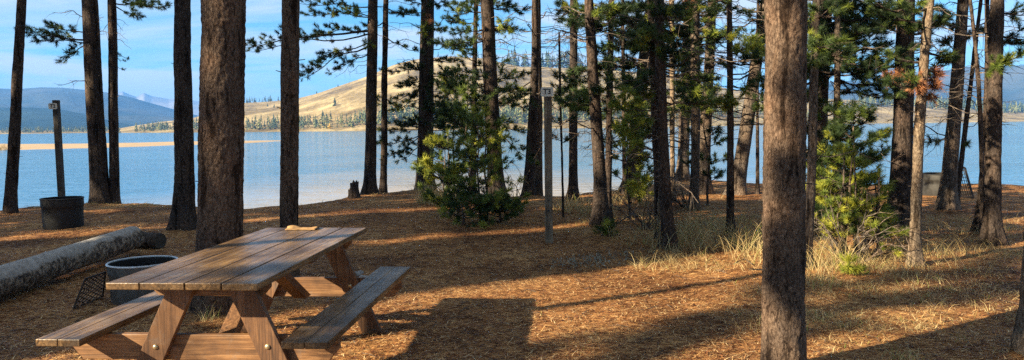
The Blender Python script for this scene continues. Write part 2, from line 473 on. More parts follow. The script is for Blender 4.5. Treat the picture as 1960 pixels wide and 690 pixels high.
def forest_mat(name, a, bcol, snow=None):
    m, t, b, o = new_mat(name)
    c = coords(t)
    n = noise_tex(t, c.outputs[0], 0.0022, 8, 0.65)
    r = ramp(t, [(0.38, a), (0.62, bcol)])
    t.links.new(n.outputs["Fac"], r.inputs[0])
    col = r.outputs[0]
    if snow:
        g = t.nodes.new("ShaderNodeSeparateXYZ"); t.links.new(c.outputs[0], g.inputs[0])
        mr = t.nodes.new("ShaderNodeMapRange"); mr.inputs[1].default_value = snow[0]; mr.inputs[2].default_value = snow[1]
        mm = t.nodes.new("ShaderNodeMath"); mm.operation = 'MULTIPLY_ADD'; mm.inputs[1].default_value = 160
        t.links.new(n.outputs["Fac"], mm.inputs[0]); t.links.new(g.outputs[2], mm.inputs[2]); t.links.new(mm.outputs[0], mr.inputs[0])
        col = mix(t, mr.outputs[0], col, (0.6, 0.6, 0.62))
    t.links.new(col, b.inputs["Base Color"]); b.inputs["Roughness"].default_value = 1; b.inputs["Specular IOR Level"].default_value = 0
    bump(t, b, n.outputs["Fac"], 0.7, 40)
    return m
M['forest'] = forest_mat("far_forest", (0.018, 0.035, 0.035), (0.035, 0.055, 0.05))
M['range'] = forest_mat("far_range", (0.025, 0.042, 0.04), (0.075, 0.08, 0.065))
M['peaks'] = forest_mat("far_peaks", (0.16, 0.16, 0.16), (0.26, 0.25, 0.25), (480, 600))
M['far_conifer'] = leaf_mat("far_conifer", [(0.0, (0.035, 0.06, 0.035)), (0.6, (0.08, 0.11, 0.05)), (1.0, (0.20, 0.20, 0.06))], 0.0)
M['far_gold'] = leaf_mat("far_gold", [(0.0, (0.5, 0.33, 0.06)), (1.0, (0.7, 0.5, 0.1))], 0.1)

# ------------------------------------------------------------------ ground
LIP = [(-400, 404), (0, 403), (60, 395), (200, 390), (260, 389), (330, 391), (380, 398), (480, 400), (560, 395), (640, 384), (690, 368), (800, 363),
       (900, 370), (1000, 378), (1100, 374), (1200, 360), (1300, 346), (1450, 350), (1560, 357), (1700, 356), (1780, 352), (1960, 355), (2400, 356)]
_lp = [on_ground(a, b) for a, b in LIP]
_lx = np.array([p.x for p in _lp]); _ly = np.array([p.y for p in _lp])
WATER_Z = -1.8
def lip_y(x): return float(np.interp(x, _lx, _ly))
def gh(x, y):
    """height of the ground"""
    ly = lip_y(x)
    z = 0.035 * mnoise.noise(Vector((x * 0.45, y * 0.45, 3.1))) + 0.018 * mnoise.noise(Vector((x * 1.7, y * 1.7, 9.0))) + 0.008 * mnoise.noise(Vector((x * 6, y * 6, 1.0)))
    e = y - ly
    if e > -1.2:
        z += 0.05 * mnoise.noise(Vector((x * 1.3, 0.5, 0))) * min(1, (e + 1.2))
    if e > 0:
        z -= 0.55 * e + 0.10 * min(e, 1)
    return max(z, -4.0)

def build_ground():
    xs = np.concatenate([np.linspace(-60, -14, 24)[:-1], np.linspace(-14, 14, 260), np.linspace(14, 60, 24)[1:]])
    ys = np.concatenate([np.linspace(-45, 2, 30)[:-1], np.linspace(2, 11, 130)[:-1], np.linspace(11, 21, 100)[:-1], np.linspace(21, 28, 12)])
    V = [(x, y, gh(x, y)) for y in ys for x in xs]
    nx = len(xs)
    F = [(j * nx + i, j * nx + i + 1, (j + 1) * nx + i + 1, (j + 1) * nx + i) for j in range(len(ys) - 1) for i in range(nx - 1)]
    me = bpy.data.meshes.new("ground"); me.from_pydata(V, [], F); me.update(); me.shade_smooth()
    return tag(link_mesh("ground", me, M['ground']), kind="structure")
build_ground()

def sheet(name, x0, x1, y0, y1, z, mat):
    me = bpy.data.meshes.new(name)
    me.from_pydata([(x0, y0, z), (x1, y0, z), (x1, y1, z), (x0, y1, z)], [], [(0, 1, 2, 3)]); me.update()
    return tag(link_mesh(name, me, mat), kind="structure")
sheet("lake", -4000, 4000, 14, 2600, WATER_Z, M['water'])

def interp(pts, x):
    xs = [p[0] for p in pts]; ys = [p[1] for p in pts]
    return float(np.interp(x, xs, ys))

def ridge(name, prof, Y0, Y1, Yb, mat, px0, px1, n=160, rows=26, rough=0.03, zbase=-3.0, power=1.4, seed=0.0, shore=None):
    """a hill or mountain: its crest is seen along prof (photo pixels) at distance Y1, its foot lies at Y0, its back at Yb"""
    V = []; nx = n + 1
    for j in range(rows + 1):
        for i in range(nx):
            px = px0 + (px1 - px0) * i / n
            crest = at(px, interp(prof, px), Y1)
            s = j / rows
            y0 = shore(px) if shore else Y0
            if s <= 0.7:
                k = s / 0.7
                y = y0 + (Y1 - y0) * k
                dr = ray(px, 345); x = dr.x / dr.y * y
                kk = min(1.0, k ** power)
                z = zbase + (crest.z - zbase) * (1 - (1 - kk) ** 1.25)
                amp = rough * (crest.z - zbase) * math.sin(math.pi * min(1, k * 0.97 + 0.03))
            else:
                k = (s - 0.7) / 0.3
                y = Y1 + (Yb - Y1) * k
                x = crest.x + (ray(px, 345).x / ray(px, 345).y) * (y - Y1)
                k = min(1.0, k); z = crest.z * (1 - k) ** 1.5 + zbase * (1 - (1 - k) ** 1.5)
                amp = 0
            sc = 6.0 / (Y1)
            z += amp * mnoise.fractal(Vector((x * sc + seed, y * sc * 0.6, seed)), 0.9, 2.1, 5) * 1.6
            V.append((x, y, max(z, zbase)))
    F = [(j * nx + i, j * nx + i + 1, (j + 1) * nx + i + 1, (j + 1) * nx + i) for j in range(rows) for i in range(n)]
    me = bpy.data.meshes.new(name); me.from_pydata(V, [], F); me.update(); me.shade_smooth()
    return tag(link_mesh(name, me, mat), kind="structure"), V, nx

HILL = [(200, 250), (235, 246), (270, 240), (320, 233), (370, 228), (420, 212), (470, 198), (520, 195), (570, 190), (610, 180), (660, 163), (710, 146), (760, 124), (800, 114), (870, 108),
        (930, 113), (1000, 130), (1100, 131), (1200, 137), (1300, 150), (1400, 172), (1500, 186), (1650, 193), (1750, 200), (1850, 208), (1960, 216), (2200, 222)]
def shore_y(px):
    return interp([(-400, 1150), (200, 1050), (300, 900), (480, 760), (700, 700), (1000, 720), (1300, 820), (1500, 1000), (1700, 1100), (2300, 1200)], px)
hill, HV, HNX = ridge("dry_hill", HILL, 700, 1500, 2300, M['hill'], 150, 2400, 260, 60, 0.10, -2.2, 1.15, 2.0, shore_y)
SHORE_L = [(-500, 249), (0, 250), (200, 250.5), (400, 249)]
ridge("far_shore_flat", SHORE_L, 1150, 1500, 1700, M['hill'], -500, 330, 60, 12, 0.02, -2.0, 1.0, 5.0)
MT1 = [(-400, 160), (-100, 172), (0, 169), (40, 171), (90, 167), (130, 168), (180, 173), (220, 178), (260, 187), (300, 199), (340, 210), (385, 222), (430, 236), (500, 262)]
ridge("near_mountain_slope", [(-400, 215), (-200, 205), (0, 206), (60, 206), (120, 209), (180, 221), (230, 235), (300, 244), (360, 250)], 1800, 2600, 3400, M['forest'], -500, 380, 120, 30, 0.16, -3, 1.1, 7.0)
ridge("mountain_ridge", MT1, 2800, 4600, 5600, M['range'], -500, 480, 160, 36, 0.16, -3, 1.1, 11.0)
ridge("snowy_peaks", [(100, 200), (180, 186), (220, 184), (232, 180), (243, 175), (256, 181), (270, 186), (283, 178), (298, 184), (330, 190), (352, 187), (374, 192), (420, 200), (470, 196), (560, 230)], 5200, 7200, 7900, M['peaks'], 100, 620, 200, 30, 0.12, -3, 1.1, 17.0)
ridge("right_mountain_ridge", [(1400, 190), (1500, 172), (1560, 158), (1620, 155), (1700, 160), (1760, 148), (1830, 140), (1900, 138), (1960, 134), (2100, 128), (2500, 140)], 2700, 4200, 5200, M['range'], 1380, 2500, 160, 30, 0.2, -3, 1.1, 23.0)

# sand bar in the lake at the left
def sandbar():
    pts_far = [(-300, 275), (0, 274), (60, 275), (150, 274), (250, 273), (350, 270.5), (450, 269.5), (540, 269)]
    pts_near = [(-300, 292), (0, 292), (60, 290.5), (150, 288), (250, 284), (350, 280), (450, 277), (540, 271)]
    b = MB(); vs = []; fs = []
    N = 80
    for i in range(N + 1):
        px = -300 + 840 * i / N
        wob = 0.6 * mnoise.noise(Vector((px * 0.02, 0, 0)))
        f = on_ground(px, interp(pts_far, px) + wob * 0.6, WATER_Z); n = on_ground(px, interp(pts_near, px) + wob, WATER_Z)
        mid = (f + n) / 2
        zt = 0.16 + 0.08 * mnoise.noise(Vector((px * 0.01, 4, 0)))
        if px > 480: zt *= (545 - px) / 65
        vs += [n + Vector((0, 0, -0.2)), n.lerp(f, 0.25) + Vector((0, 0, zt * 0.7)), mid + Vector((0, 0, zt)), n.lerp(f, 0.8) + Vector((0, 0, zt * 0.7)), f + Vector((0, 0, -0.2))]
    for i in range(N):
        for k in range(4):
            fs.append((i * 5 + k, (i + 1) * 5 + k, (i + 1) * 5 + k + 1, i * 5 + k + 1))
    b.add(vs, fs)
    tag(b.build("sandbar", M['sand'], smooth=True), kind="structure")
sandbar()

# ------------------------------------------------------------------ far conifers
def conifer_tris(base, h, w, rs, dens=26):
    """many small drooping blades round a cone"""
    n = int(dens)
    z = rs.random(n) ** 0.8
    a = rs.random(n) * 2 * np.pi
    r = (1 - z) * w / 2 * (0.75 + 0.5 * rs.random(n)) + 0.03 * h
    zc = h * (0.06 + 0.94 * z)
    inner = np.stack([0 * a, 0 * a, zc + 0.10 * h], 1)
    o1 = np.stack([r * np.cos(a - 0.45), r * np.sin(a - 0.45), zc - 0.04 * h], 1)
    o2 = np.stack([r * np.cos(a + 0.45), r * np.sin(a + 0.45), zc - 0.04 * h], 1)
    return np.stack([inner, o1, o2], 1) + np.array(base)[None, None, :]

def hill_z(px, Y):
    i = (px - 150) / (2400 - 150) * 260
    i = max(0, min(259, i)); i0 = int(i); f = i - i0
    col = [(HV[j * HNX + i0], HV[j * HNX + i0 + 1]) for j in range(0, 61)]
    ys = [a[1] * (1 - f) + b[1] * f for a, b in col]; zs = [a[2] * (1 - f) + b[2] * f for a, b in col]
    return float(np.interp(Y, ys, zs))

def hill_point(px, py):
    """where the sight line at px,py meets the hill"""
    d = ray(px, py)
    for Y in np.arange(shore_y(px), 1520, 4):
        z = CAM_H + d.z / d.y * Y
        if hill_z(px, Y) >= z:
            return Vector((d.x / d.y * Y, Y, hill_z(px, Y)))
    Y = 1495
    return Vector((d.x / d.y * Y, Y, hill_z(px, Y)))

rs = np.random.default_rng(3)
def wood(name, spec, label):
    acc = NP()
    for (px0, px1, n, yoff, h0, h1, dy0, dy1) in spec:
        for k in range(n):
            px = px0 + (px1 - px0) * rs.random()
            Y = shore_y(px) + yoff + dy0 + (dy1 - dy0) * rs.random()
            if px < 230: z = -0.5; Y = 1200 + 80 * rs.random()
            else: z = hill_z(px, Y) - 0.5
            dr = ray(px, 345)
            h = h0 + (h1 - h0) * rs.random() ** 1.3
            t = conifer_tris((dr.x / dr.y * Y, Y, z), h, h * (0.34 + 0.14 * rs.random()), rs, 30)
            acc.add(t, np.clip(rs.random() ** 0.8 + rs.normal(0, 0.1, len(t)), 0, 1))
    o = acc.build(name, M['far_conifer'])
    tag(o, label, "woods", kind="stuff")
wood("left_shore_wood", [(-60, 235, 330, 0, 6, 11, 0, 0)], "low row of conifers along the far left shore below the blue mountains")
wood("hill_foot_wood", [(262, 345, 90, 70, 7, 13, 0, 120), (366, 420, 40, 60, 8, 14, 0, 80), (468, 700, 150, 38, 6, 15, 0, 60), (700, 1020, 330, 38, 9, 20, 0, 70), (1040, 1240, 170, 40, 8, 16, 0, 70), (1240, 1560, 140, 60, 7, 14, 0, 80)], "dark conifer wood along the foot of the dry hill across the lake")
wood("right_shore_wood", [(1640, 2060, 420, 260, 12, 24, -30, 120), (1560, 1700, 60, 250, 10, 18, 0, 60)], "pale green conifer wood on the far right shore")
def hill_scrub():
    acc = NP()
    for k in range(520):
        px = 420 + 1150 * rs.random(); Y = shore_y(px) + 60 + (1480 - shore_y(px) - 60) * rs.random()
        if mnoise.noise(Vector((px * 0.012, Y * 0.006, 2))) < -0.05: continue
        dr = ray(px, 345); h = 0.8 + 2.6 * rs.random() ** 3
        t = conifer_tris((dr.x / dr.y * Y, Y, hill_z(px, Y) - 0.2), h, h * 1.5, rs, 12)
        acc.add(t, np.clip(rs.random() * 0.7 + rs.normal(0, 0.1, len(t)), 0, 1))
    tag(acc.build("hillside_scrub", M['far_conifer']), "low scrub dotted over the dry hillside", "scrub", kind="stuff")
hill_scrub()
def crest_wood():
    acc = NP()
    for (a, b_, n, h0, h1) in ((975, 1240, 130, 18, 40), (468, 540, 26, 10, 16), (840, 975, 12, 10, 22), (1240, 1420, 20, 10, 20)):
        for k in range(n):
            px = a + (b_ - a) * rs.random(); Y = 1490 + 30 * rs.random()
            dr = ray(px, 345)
            h = h0 + (h1 - h0) * rs.random() ** 1.4
            t = conifer_tris((dr.x / dr.y * Y, Y, hill_z(px, Y) - 1), h, h * 0.4, rs, 34)
            acc.add(t, np.clip(rs.random() * 0.6 + rs.normal(0, 0.1, len(t)), 0, 1))
    tag(acc.build("hilltop_wood", M['far_conifer']), "row of conifers along the crest of the dry hill", "woods", kind="stuff")
crest_wood()
LONE = [(641, 204, 17, "lone dark conifer halfway up the dry hill, tallest on the open slope"),
        (618, 224, 13, "lone conifer low on the dry hill beside the track"),
        (606, 176, 7, "small shrub near the hill's skyline left of the twin lakeside trunks"),
        (647, 168, 7, "tiny conifer right at the hill's skyline, upper one on the open slope"),
        (512, 205, 7, "small conifer on the lower dry ridge, left of the single tall trunk"),
        (525, 207, 8, "small conifer on the lower dry ridge closest to the single tall trunk"),
        (588, 245, 0, "")]
for px, py, hp, lab in LONE:
    if not hp: continue
    p = hill_point(px, py)
    h = hp * p.y / FPX
    acc = NP(); t = conifer_tris((0, 0, 0), h, h * 0.62, rs, 90)
    acc.add(t, np.clip(rs.random(len(t)) * 0.5, 0, 1))
    e = empty("hillside_conifer", p + Vector((0, 0, -0.4)))
    tag(e, lab, "tree", "lone trees on the dry hill")
    acc.build("crown", M['far_conifer'], e)
    tb = MB(); tb.tube([(0, 0, -0.5), (0, 0, h * 0.4), (0, 0, h * 0.8)], [h * 0.03, h * 0.02, 0.02], 5); tb.build("trunk", M['bark'], e)
p = hill_point(631, 247); acc = NP()
t = conifer_tris((0, 0, 0), 6.0, 6.5, rs, 110); acc.add(t, rs.random(len(t)))
e = empty("golden_bush", p); tag(e, "small golden autumn bush on the far shore under the dry hill", "bush")
acc.build("crown", M['far_gold'], e)

# ------------------------------------------------------------------ pines
def tuft_templates(k, n, length, width, spread, seed):
    r_ = np.random.default_rng(seed); out = []
    for _ in range(k):
        s = -0.35 * length + r_.random(n) * 1.15 * length
        th = R(22) + r_.random(n) * R(spread)
        ph = r_.random(n) * 2 * np.pi
        L = length * (0.75 + 0.45 * r_.random(n))
        d = np.stack([np.sin(th) * np.cos(ph), np.sin(th) * np.sin(ph), np.cos(th)], 1)
        q = np.stack([-np.sin(ph), np.cos(ph), 0 * ph], 1) * (width / 2)
        q = q + r_.normal(0, width * 0.2, q.shape)
        b0 = np.stack([0 * s, 0 * s, s], 1)
        out.append(np.stack([b0 - q, b0 + q, b0 + d * L[:, None]], 1))
    return out
TUFT = tuft_templates(8, 50, 0.088, 0.0085, 64, 1)
TUFT_FINE = tuft_templates(8, 100, 0.072, 0.0042, 62, 5)
TUFT_BIG = tuft_templates(6, 26, 0.22, 0.03, 60, 2)

def rot_to(v):
    v = Vector(v)
    if v.length < 1e-6: v = Vector((0, 0, 1))
    return np.array(v.normalized().to_track_quat('Z', 'Y').to_matrix())

def add_tuft(acc, p, d, scale, tint, tmpl=None):
    tm = random.choice(tmpl or TUFT)
    Rm = rot_to(d)
    t = tm @ Rm.T * scale + np.array(p)[None, None, :]
    tt = np.clip(tint + rng.normal(0, 0.07, len(t)), 0, 1)
    acc.add(t, tt)

def rv(s=1.0): return Vector((random.gauss(0, s), random.gauss(0, s), random.gauss(0, s)))

def curve(p0, p1, sag, n=8, wob=0.03):
    L = (p1 - p0).length
    ph = rv(1)
    pts = []
    for i in range(n + 1):
        t = i / n
        p = p0.lerp(p1, t)
        p.z -= sag * L * math.sin(math.pi * t)
        k = math.sin(math.pi * t) * wob * L
        p += Vector((mnoise.noise(Vector((t * 3, ph.x, 0))), mnoise.noise(Vector((t * 3, ph.y, 5))), mnoise.noise(Vector((t * 3, ph.z, 9))))) * 2 * k
        pts.append(p)
    return pts

def live_branch(br, fo, p0, p1, r0=0.018, ntw=7, twl=0.3, scale=1.0, tint=0.35, sag=0.06, start=0.3, tmpl=None, tvar=0.2, fresh=0.12):
    pts = curve(p0, p1, sag)
    n = len(pts) - 1
    br.tube(pts, [r0 * (1 - 0.82 * i / n) + 0.002 for i in range(n + 1)], 5)
    main = (p1 - p0).normalized()
    side = main.cross(Vector((0, 0, 1)))
    side = side.normalized() if side.length > 0.1 else Vector((1, 0, 0))
    for k in range(ntw + 1):
        t = start + (1 - start) * (k / ntw if ntw else 1)
        j = min(int(t * n), n - 1); p = pts[j].lerp(pts[j + 1], t * n - j)
        s = -1 if k % 2 else 1
        d = (main * 0.8 + side * s * random.uniform(0.5, 1.1) + Vector((0, 0, random.uniform(0.05, 0.7))) + rv(0.2)).normalized()
        L = twl * random.uniform(0.45, 1.1) * (1.15 - 0.6 * t)
        if k == ntw: d = (main + Vector((0, 0, 0.3))).normalized(); L = twl * 0.4
        q = p + d * L
        mid = p.lerp(q, 0.55) - Vector((0, 0, 0.06 * L))
        br.tube([p, mid, q], [0.0055 * scale, 0.004 * scale, 0.002], 3, False)
        tt = tint + random.uniform(-tvar, tvar) + (0.45 if random.random() < fresh else 0)  # a share of tufts is tinted yellow to look sunlit
        add_tuft(fo, q, d, scale * random.uniform(0.85, 1.25), tt, tmpl)
        for f in (0.78, 0.52, 0.3):
            if L * f < 0.06: continue
            if random.random() < 0.85:
                pp = p.lerp(q, f)
                dd = (d + rv(0.55)).normalized()
                add_tuft(fo, pp + dd * 0.04 * scale, dd, scale * random.uniform(0.7, 1.1), tt - 0.05, tmpl)

def dead_branch(br, p0, p1, r0=0.012, sag=-0.05, subs=6, sublen=0.42):
    pts = curve(p0, p1, sag, 9, 0.05)
    n = len(pts) - 1
    br.tube(pts, [r0 * (1 - 0.8 * i / n) + 0.0012 for i in range(n + 1)], 4, False)
    L = (p1 - p0).length
    for k in range(subs):
        t = random.uniform(0.2, 0.95)
        j = min(int(t * n), n - 1); p = pts[j].lerp(pts[j + 1], t * n - j)
        d = ((p1 - p0).normalized() * random.uniform(0.2, 0.9) + rv(0.55) + Vector((0, 0, random.uniform(-0.6, 0.2)))).normalized()
        l = sublen * L * random.uniform(0.3, 1.0)
        q = p + d * l + Vector((0, 0, -0.12 * l))
        br.tube([p, p.lerp(q, 0.5) + rv(0.06 * l), q], [r0 * 0.38, r0 * 0.28, 0.001], 3, False)

def trunk_mesh(parent, axis, rad, mat, flare=0.45, sides=16, step=0.16, bark=0.006, zend=None, fine_z=None, freq=9.0, seed=0.0):
    """axis(z)->(x,y) offset, rad(z)->radius"""
    H = zend
    zs = [-0.12]
    while zs[-1] < H:
        z = zs[-1]
        zs.append(z + (step if (fine_z is None or z < fine_z) else 0.35))
    V = []; F = []
    for z in zs:
        ax, ay = axis(z)
        r = rad(z)
        fl = flare * math.exp(-max(z, 0) / (1.2 * r + 0.07))
        for k in range(sides):
            a = 2 * math.pi * k / sides
            lobes = 0.5 + 0.5 * math.sin(a * 4 + seed) * 0.9 + 0.25 * math.sin(a * 3 + seed * 2.3)
            rr = r * (1 + fl * (0.35 + 0.9 * max(0, lobes)))
            nv = Vector((math.cos(a) * r * freq * 1.0 + seed, math.sin(a) * r * freq, z * freq * 0.62))
            fz = Vector((nv.x * 0.75, nv.y * 0.75, nv.z * 0.28))
            plate = abs(mnoise.noise(fz * 1.1)) + 0.6 * abs(mnoise.noise(nv * 1.25))
            dsp = bark * (0.75 * mnoise.fractal(nv * 2.4, 0.8, 2.2, 3) + 2.0 * min(plate, 0.42) - 0.5) + bark * 1.2 * mnoise.noise(nv * 0.3)
            rr += dsp
            V.append((ax + math.cos(a) * rr, ay + math.sin(a) * rr, z))
    for i in range(len(zs) - 1):
        for k in range(sides):
            k2 = (k + 1) % sides
            F.append((i * sides + k, i * sides + k2, (i + 1) * sides + k2, (i + 1) * sides + k))
    F.append(tuple((len(zs) - 1) * sides + k for k in range(sides)))
    me = bpy.data.meshes.new("trunk"); me.from_pydata(V, [], F); me.update(); me.shade_smooth()
    return link_mesh("trunk", me, mat, parent)

class Pine:
    def __init__(self, label, xb, yb, wb, xt, wt, H=10.0, Y=None, mat='bark', group="pines between the camp ground and the lake", kind="pine_tree",
                 flare=0.8, sides=18, step=0.09, bark=0.006, bend=0.0, fine=False, freq=9.0):
        if Y is None:
            g = on_ground(xb, yb); Y = g.y
        p0 = at(xb, yb, Y) if False else None
        d = ray(xb, yb); self.Y = Y
        bx = d.x / d.y * Y
        self.base = Vector((bx, Y, gh(bx, Y)))
        top = at(xt, 0, Y)
        zt = top.z
        self.r0 = wb / 2 * Y / FPX; r1 = wt / 2 * Y / FPX
        zb = 0.25
        slope = (top.x - bx) / zt
        self.H = H
        seed = random.random() * 50
        self.seed = seed
        def axis(z):
            x = slope * z + bend * math.sin(math.pi * max(0, min(1, z / zt)))
            w = 0.02 * (mnoise.noise(Vector((z * 0.5, seed, 0))) - mnoise.noise(Vector((0, seed, 0))))
            return (x + w, 0.02 * mnoise.noise(Vector((seed, z * 0.5, 3))) )
        def rad(z):
            t = max(z, 0) / zt
            if t <= 1: return self.r0 + (r1 - self.r0) * t
            k = (z - zt) / max(0.1, H - zt)
            return max(0.008, r1 * (1 - k * 0.92))
        self.axis = axis; self.rad = rad
        self.e = empty(kind, self.base)
        tag(self.e, label, "tree", group)
        trunk_mesh(self.e, axis, rad, M[mat], flare, sides, step, bark, H, zt + 0.5, freq, seed)
        self.br = MB(); self.dead = MB(); self.fo = NP(); self.rust = NP()
        self.zt = zt
        self.tmpl = TUFT_FINE if Y < 10.5 else TUFT
    def pt(self, z):
        a = self.axis(z); return Vector((a[0], a[1], z))
    def loc(self, px, py, dY=0.0):
        return at(px, py, self.Y + dY) - self.base
    def zpx(self, py, px=None):
        q = self.loc(px if px is not None else 980, py)
        return q.z
    def live(self, px, py, za=None, dY=0.0, ntw=7, twl=0.3, r0=0.014, **k):
        """live branch whose tip is seen at px,py; attached at photo row za"""
        q = self.loc(px, py, dY)
        z = self.loc(px, za).z if za is not None else q.z - 0.25
        k.setdefault('tmpl', self.tmpl)
        live_branch(self.br, self.fo, self.pt(z), q, r0, ntw, twl, **k)
    def deadb(self, px, py, za=None, dY=0.0, **k):
        q = self.loc(px, py, dY)
        z = self.loc(px, za).z if za is not None else q.z
        dead_branch(self.dead, self.pt(z), q, **k)
    def dead_random(self, n, z0, z1, l0=0.4, l1=1.3, **k):
        for i in range(n):
            z = random.uniform(z0, z1); a = random.uniform(0, 2 * math.pi); l = random.uniform(l0, l1)
            p0 = self.pt(z)
            dead_branch(self.dead, p0, p0 + Vector((math.cos(a) * l, math.sin(a) * l, random.uniform(-0.25, 0.25) * l)), **k)
    def stubs(self, n, z0=0.3, z1=3.5):
        for i in range(n):
            z = random.uniform(z0, z1); a = random.uniform(0, 2 * math.pi); r = self.rad(z)
            p0 = self.pt(z); d = Vector((math.cos(a), math.sin(a), random.uniform(-0.1, 0.3)))
            self.dead.tube([p0, p0 + d * (r + random.uniform(0.02, 0.09))], [0.008, 0.004], 4)
    def live_random(self, n, z0, z1, l0=0.4, l1=1.1, up=0.1, az=None, **k):
        k.setdefault('tmpl', self.tmpl)
        for i in range(n):
            z = random.uniform(z0, z1); a = random.uniform(0, 2 * math.pi) if az is None else R(random.uniform(*az)); l = random.uniform(l0, l1)
            p0 = self.pt(z)
            live_branch(self.br, self.fo, p0, p0 + Vector((math.cos(a) * l, math.sin(a) * l, (up + random.uniform(-0.15, 0.2)) * l)), 0.012, max(3, int(l * 8)), 0.28, **k)
    def cone(self, z0, z1, w0, n, tufts=7, taper=0.75):
        """the upper crown, above the picture"""
        for i in range(n):
            t = (i + random.random()) / n
            z = z0 + (z1 - z0) * t
            l = w0 * (1 - taper * t) * random.uniform(0.6, 1.15); a = random.uniform(0, 2 * math.pi)
            p0 = self.pt(z); q = p0 + Vector((math.cos(a) * l, math.sin(a) * l, random.uniform(-0.05, 0.35) * l))
            self.br.tube([p0, p0.lerp(q, 0.5) - Vector((0, 0, 0.05 * l)), q], [0.018, 0.011, 0.003], 3, False)
            for k in range(tufts):
                f = random.uniform(0.3, 1.0)
                d = ((q - p0).normalized() + rv(0.6)).normalized()
                add_tuft(self.fo, p0.lerp(q, f) + rv(0.09), d, random.uniform(0.8, 1.2), 0.3 + random.uniform(-0.2, 0.3), TUFT_BIG)
    def done(self):
        if self.br.v: self.br.build("branches", M['bark'], self.e)
        if self.dead.v: self.dead.build("dead_branches", M['twig'], self.e)
        if self.fo.V: self.fo.build("crown", M['needle'], self.e)
        if self.rust.V: self.rust.build("dead_needles", M['needle_rust'], self.e)
        return self.e
    def ball(self, px, py, n=14, rad=0.07, tint=0.6, dY=-0.3, rust=False, link=True, scale=1.0):
        """a bunch of tufts seen at px,py on a twig from the trunk"""
        q = self.loc(px, py, dY)
        if link:
            p0 = self.pt(max(0.2, q.z + 0.12)); self.dead.tube([p0, p0.lerp(q, 0.5) + rv(0.03), q], [0.008, 0.006, 0.003], 4, False)
        for i in range(n):
            d = rv(1).normalized()
            add_tuft(self.rust if rust else self.fo, q + d * rad * random.random(), d, scale * random.uniform(0.7, 1.1), tint + random.uniform(-0.15, 0.15), self.tmpl)


# ------------------------------------------------------------------ the pines seen in the photograph (left to right)
def T(label, *a, **k):
    t = Pine(label, *a, **k)
    xb = a[0]
    if 1110 < xb < 1480 and k.get('kind') is None and a[2] > 7:
        n = 5
        for i in range(n):
            x = a[0] + random.choice((-1, 1)) * random.uniform(25, 75); y = random.uniform(-10, 215)
            t.live(x, y, y + random.uniform(-5, 12), dY=random.uniform(-.8, .4), ntw=7, twl=0.27, tint=random.uniform(0.2, 0.55), start=0.3, fresh=0.25)
        for i in range(9):
            x = a[0] + random.choice((-1, 1)) * random.uniform(40, 120); y = random.uniform(-10, 300)
            t.deadb(x, y, y - random.uniform(-10, 15), dY=random.uniform(-.8, .6), r0=0.011, subs=8)
    if 1530 < xb < 1760 and a[2] > 13:
        for i in range(7):
            x = a[0] + random.choice((-1, 1)) * random.uniform(25, 80); y = random.uniform(-10, 190)
            t.live(x, y, y + random.uniform(-5, 12), dY=random.uniform(-.8, .6), ntw=7, twl=0.25, tint=random.uniform(0.12, 0.4), start=0.3, fresh=0.15)
    return t

t = T("slender pine trunk at the far left edge, leaning right above the bank", 18, 408, 22, 41, 15, H=9, flare=0.3, mat='bark')
t.cone(4.8, 9, 1.3, 26); t.stubs(5); t.done()

t = T("dark pine leaning left behind the black fire ring, with one long leafy bough", 192, 388, 33, 172, 28, H=12)
t.live(52, 62, 78, dY=-0.3, ntw=13, twl=0.42, sag=0.03, start=0.25, r0=0.02, tint=0.22)
t.live(80, 78, 84, dY=0.2, ntw=9, twl=0.34, sag=-0.02, start=0.4, tint=0.2)
t.live(128, 112, 72, dY=-0.2, ntw=7, twl=0.28, sag=0.08, start=0.35, tint=0.2)
t.live(100, 50, 60, dY=0.3, ntw=7, twl=0.26, sag=0.05, start=0.4, tint=0.2)
t.dead_random(5, 2.2, 4.3, 0.3, 0.8)
t.cone(5.2, 12, 1.9, 36); t.stubs(8); t.done()

t = T("thin straight pine close against the right side of the left-leaning pine", 219, 387, 18, 213, 15, H=10)
t.live(308, 14, 5, dY=-0.2, ntw=11, twl=0.36, sag=0.0, start=0.2, tint=0.22, r0=0.015)
t.live(280, 4, -12, dY=0.2, ntw=9, twl=0.36, sag=0.02, start=0.15, tint=0.22)
t.live(262, 30, 8, dY=0.1, ntw=5, twl=0.25, sag=0.04, start=0.5, tint=0.2)
for q in ((245, 78, 60), (252, 95, 70), (232, 120, 104), (236, 60, 38), (196, 60, 40), (246, 50, 30)): t.deadb(q[0], q[1], q[2], dY=random.uniform(-.2, .2), r0=0.006, subs=3)
for q in ((238, 118), (247, 112), (234, 134), (228, 104)): t.ball(q[0], q[1], 2, 0.02, 0.15, 0, link=True, scale=0.6)
t.cone(5.0, 10, 1.4, 30); t.stubs(8); t.done()

t = T("medium pine with flared buttress roots just left of the thickest trunk", 352, 440, 37, 351, 29, H=13, flare=0.6, sides=28, step=0.07, bark=0.008)
t.cone(4.8, 13, 1.7, 38); t.stubs(10); t.done()

t = T("thickest pine trunk with furrowed scaly bark standing behind the picnic table", 420, 594, 84, 428, 77, H=15, mat='bark_near', flare=0.28, sides=150, step=0.013, bark=0.0075, freq=16)
t.cone(6.0, 15, 2.2, 46); t.stubs(2); t.done()

t = T("straight pine with bare trunk rising behind the far end of the picnic table", 553, 540, 35, 557, 32, H=13, flare=0.3, sides=60, step=0.03, bark=0.006, freq=14, mat='bark_near')
t.cone(5.2, 13, 1.6, 36); t.stubs(10); t.done()

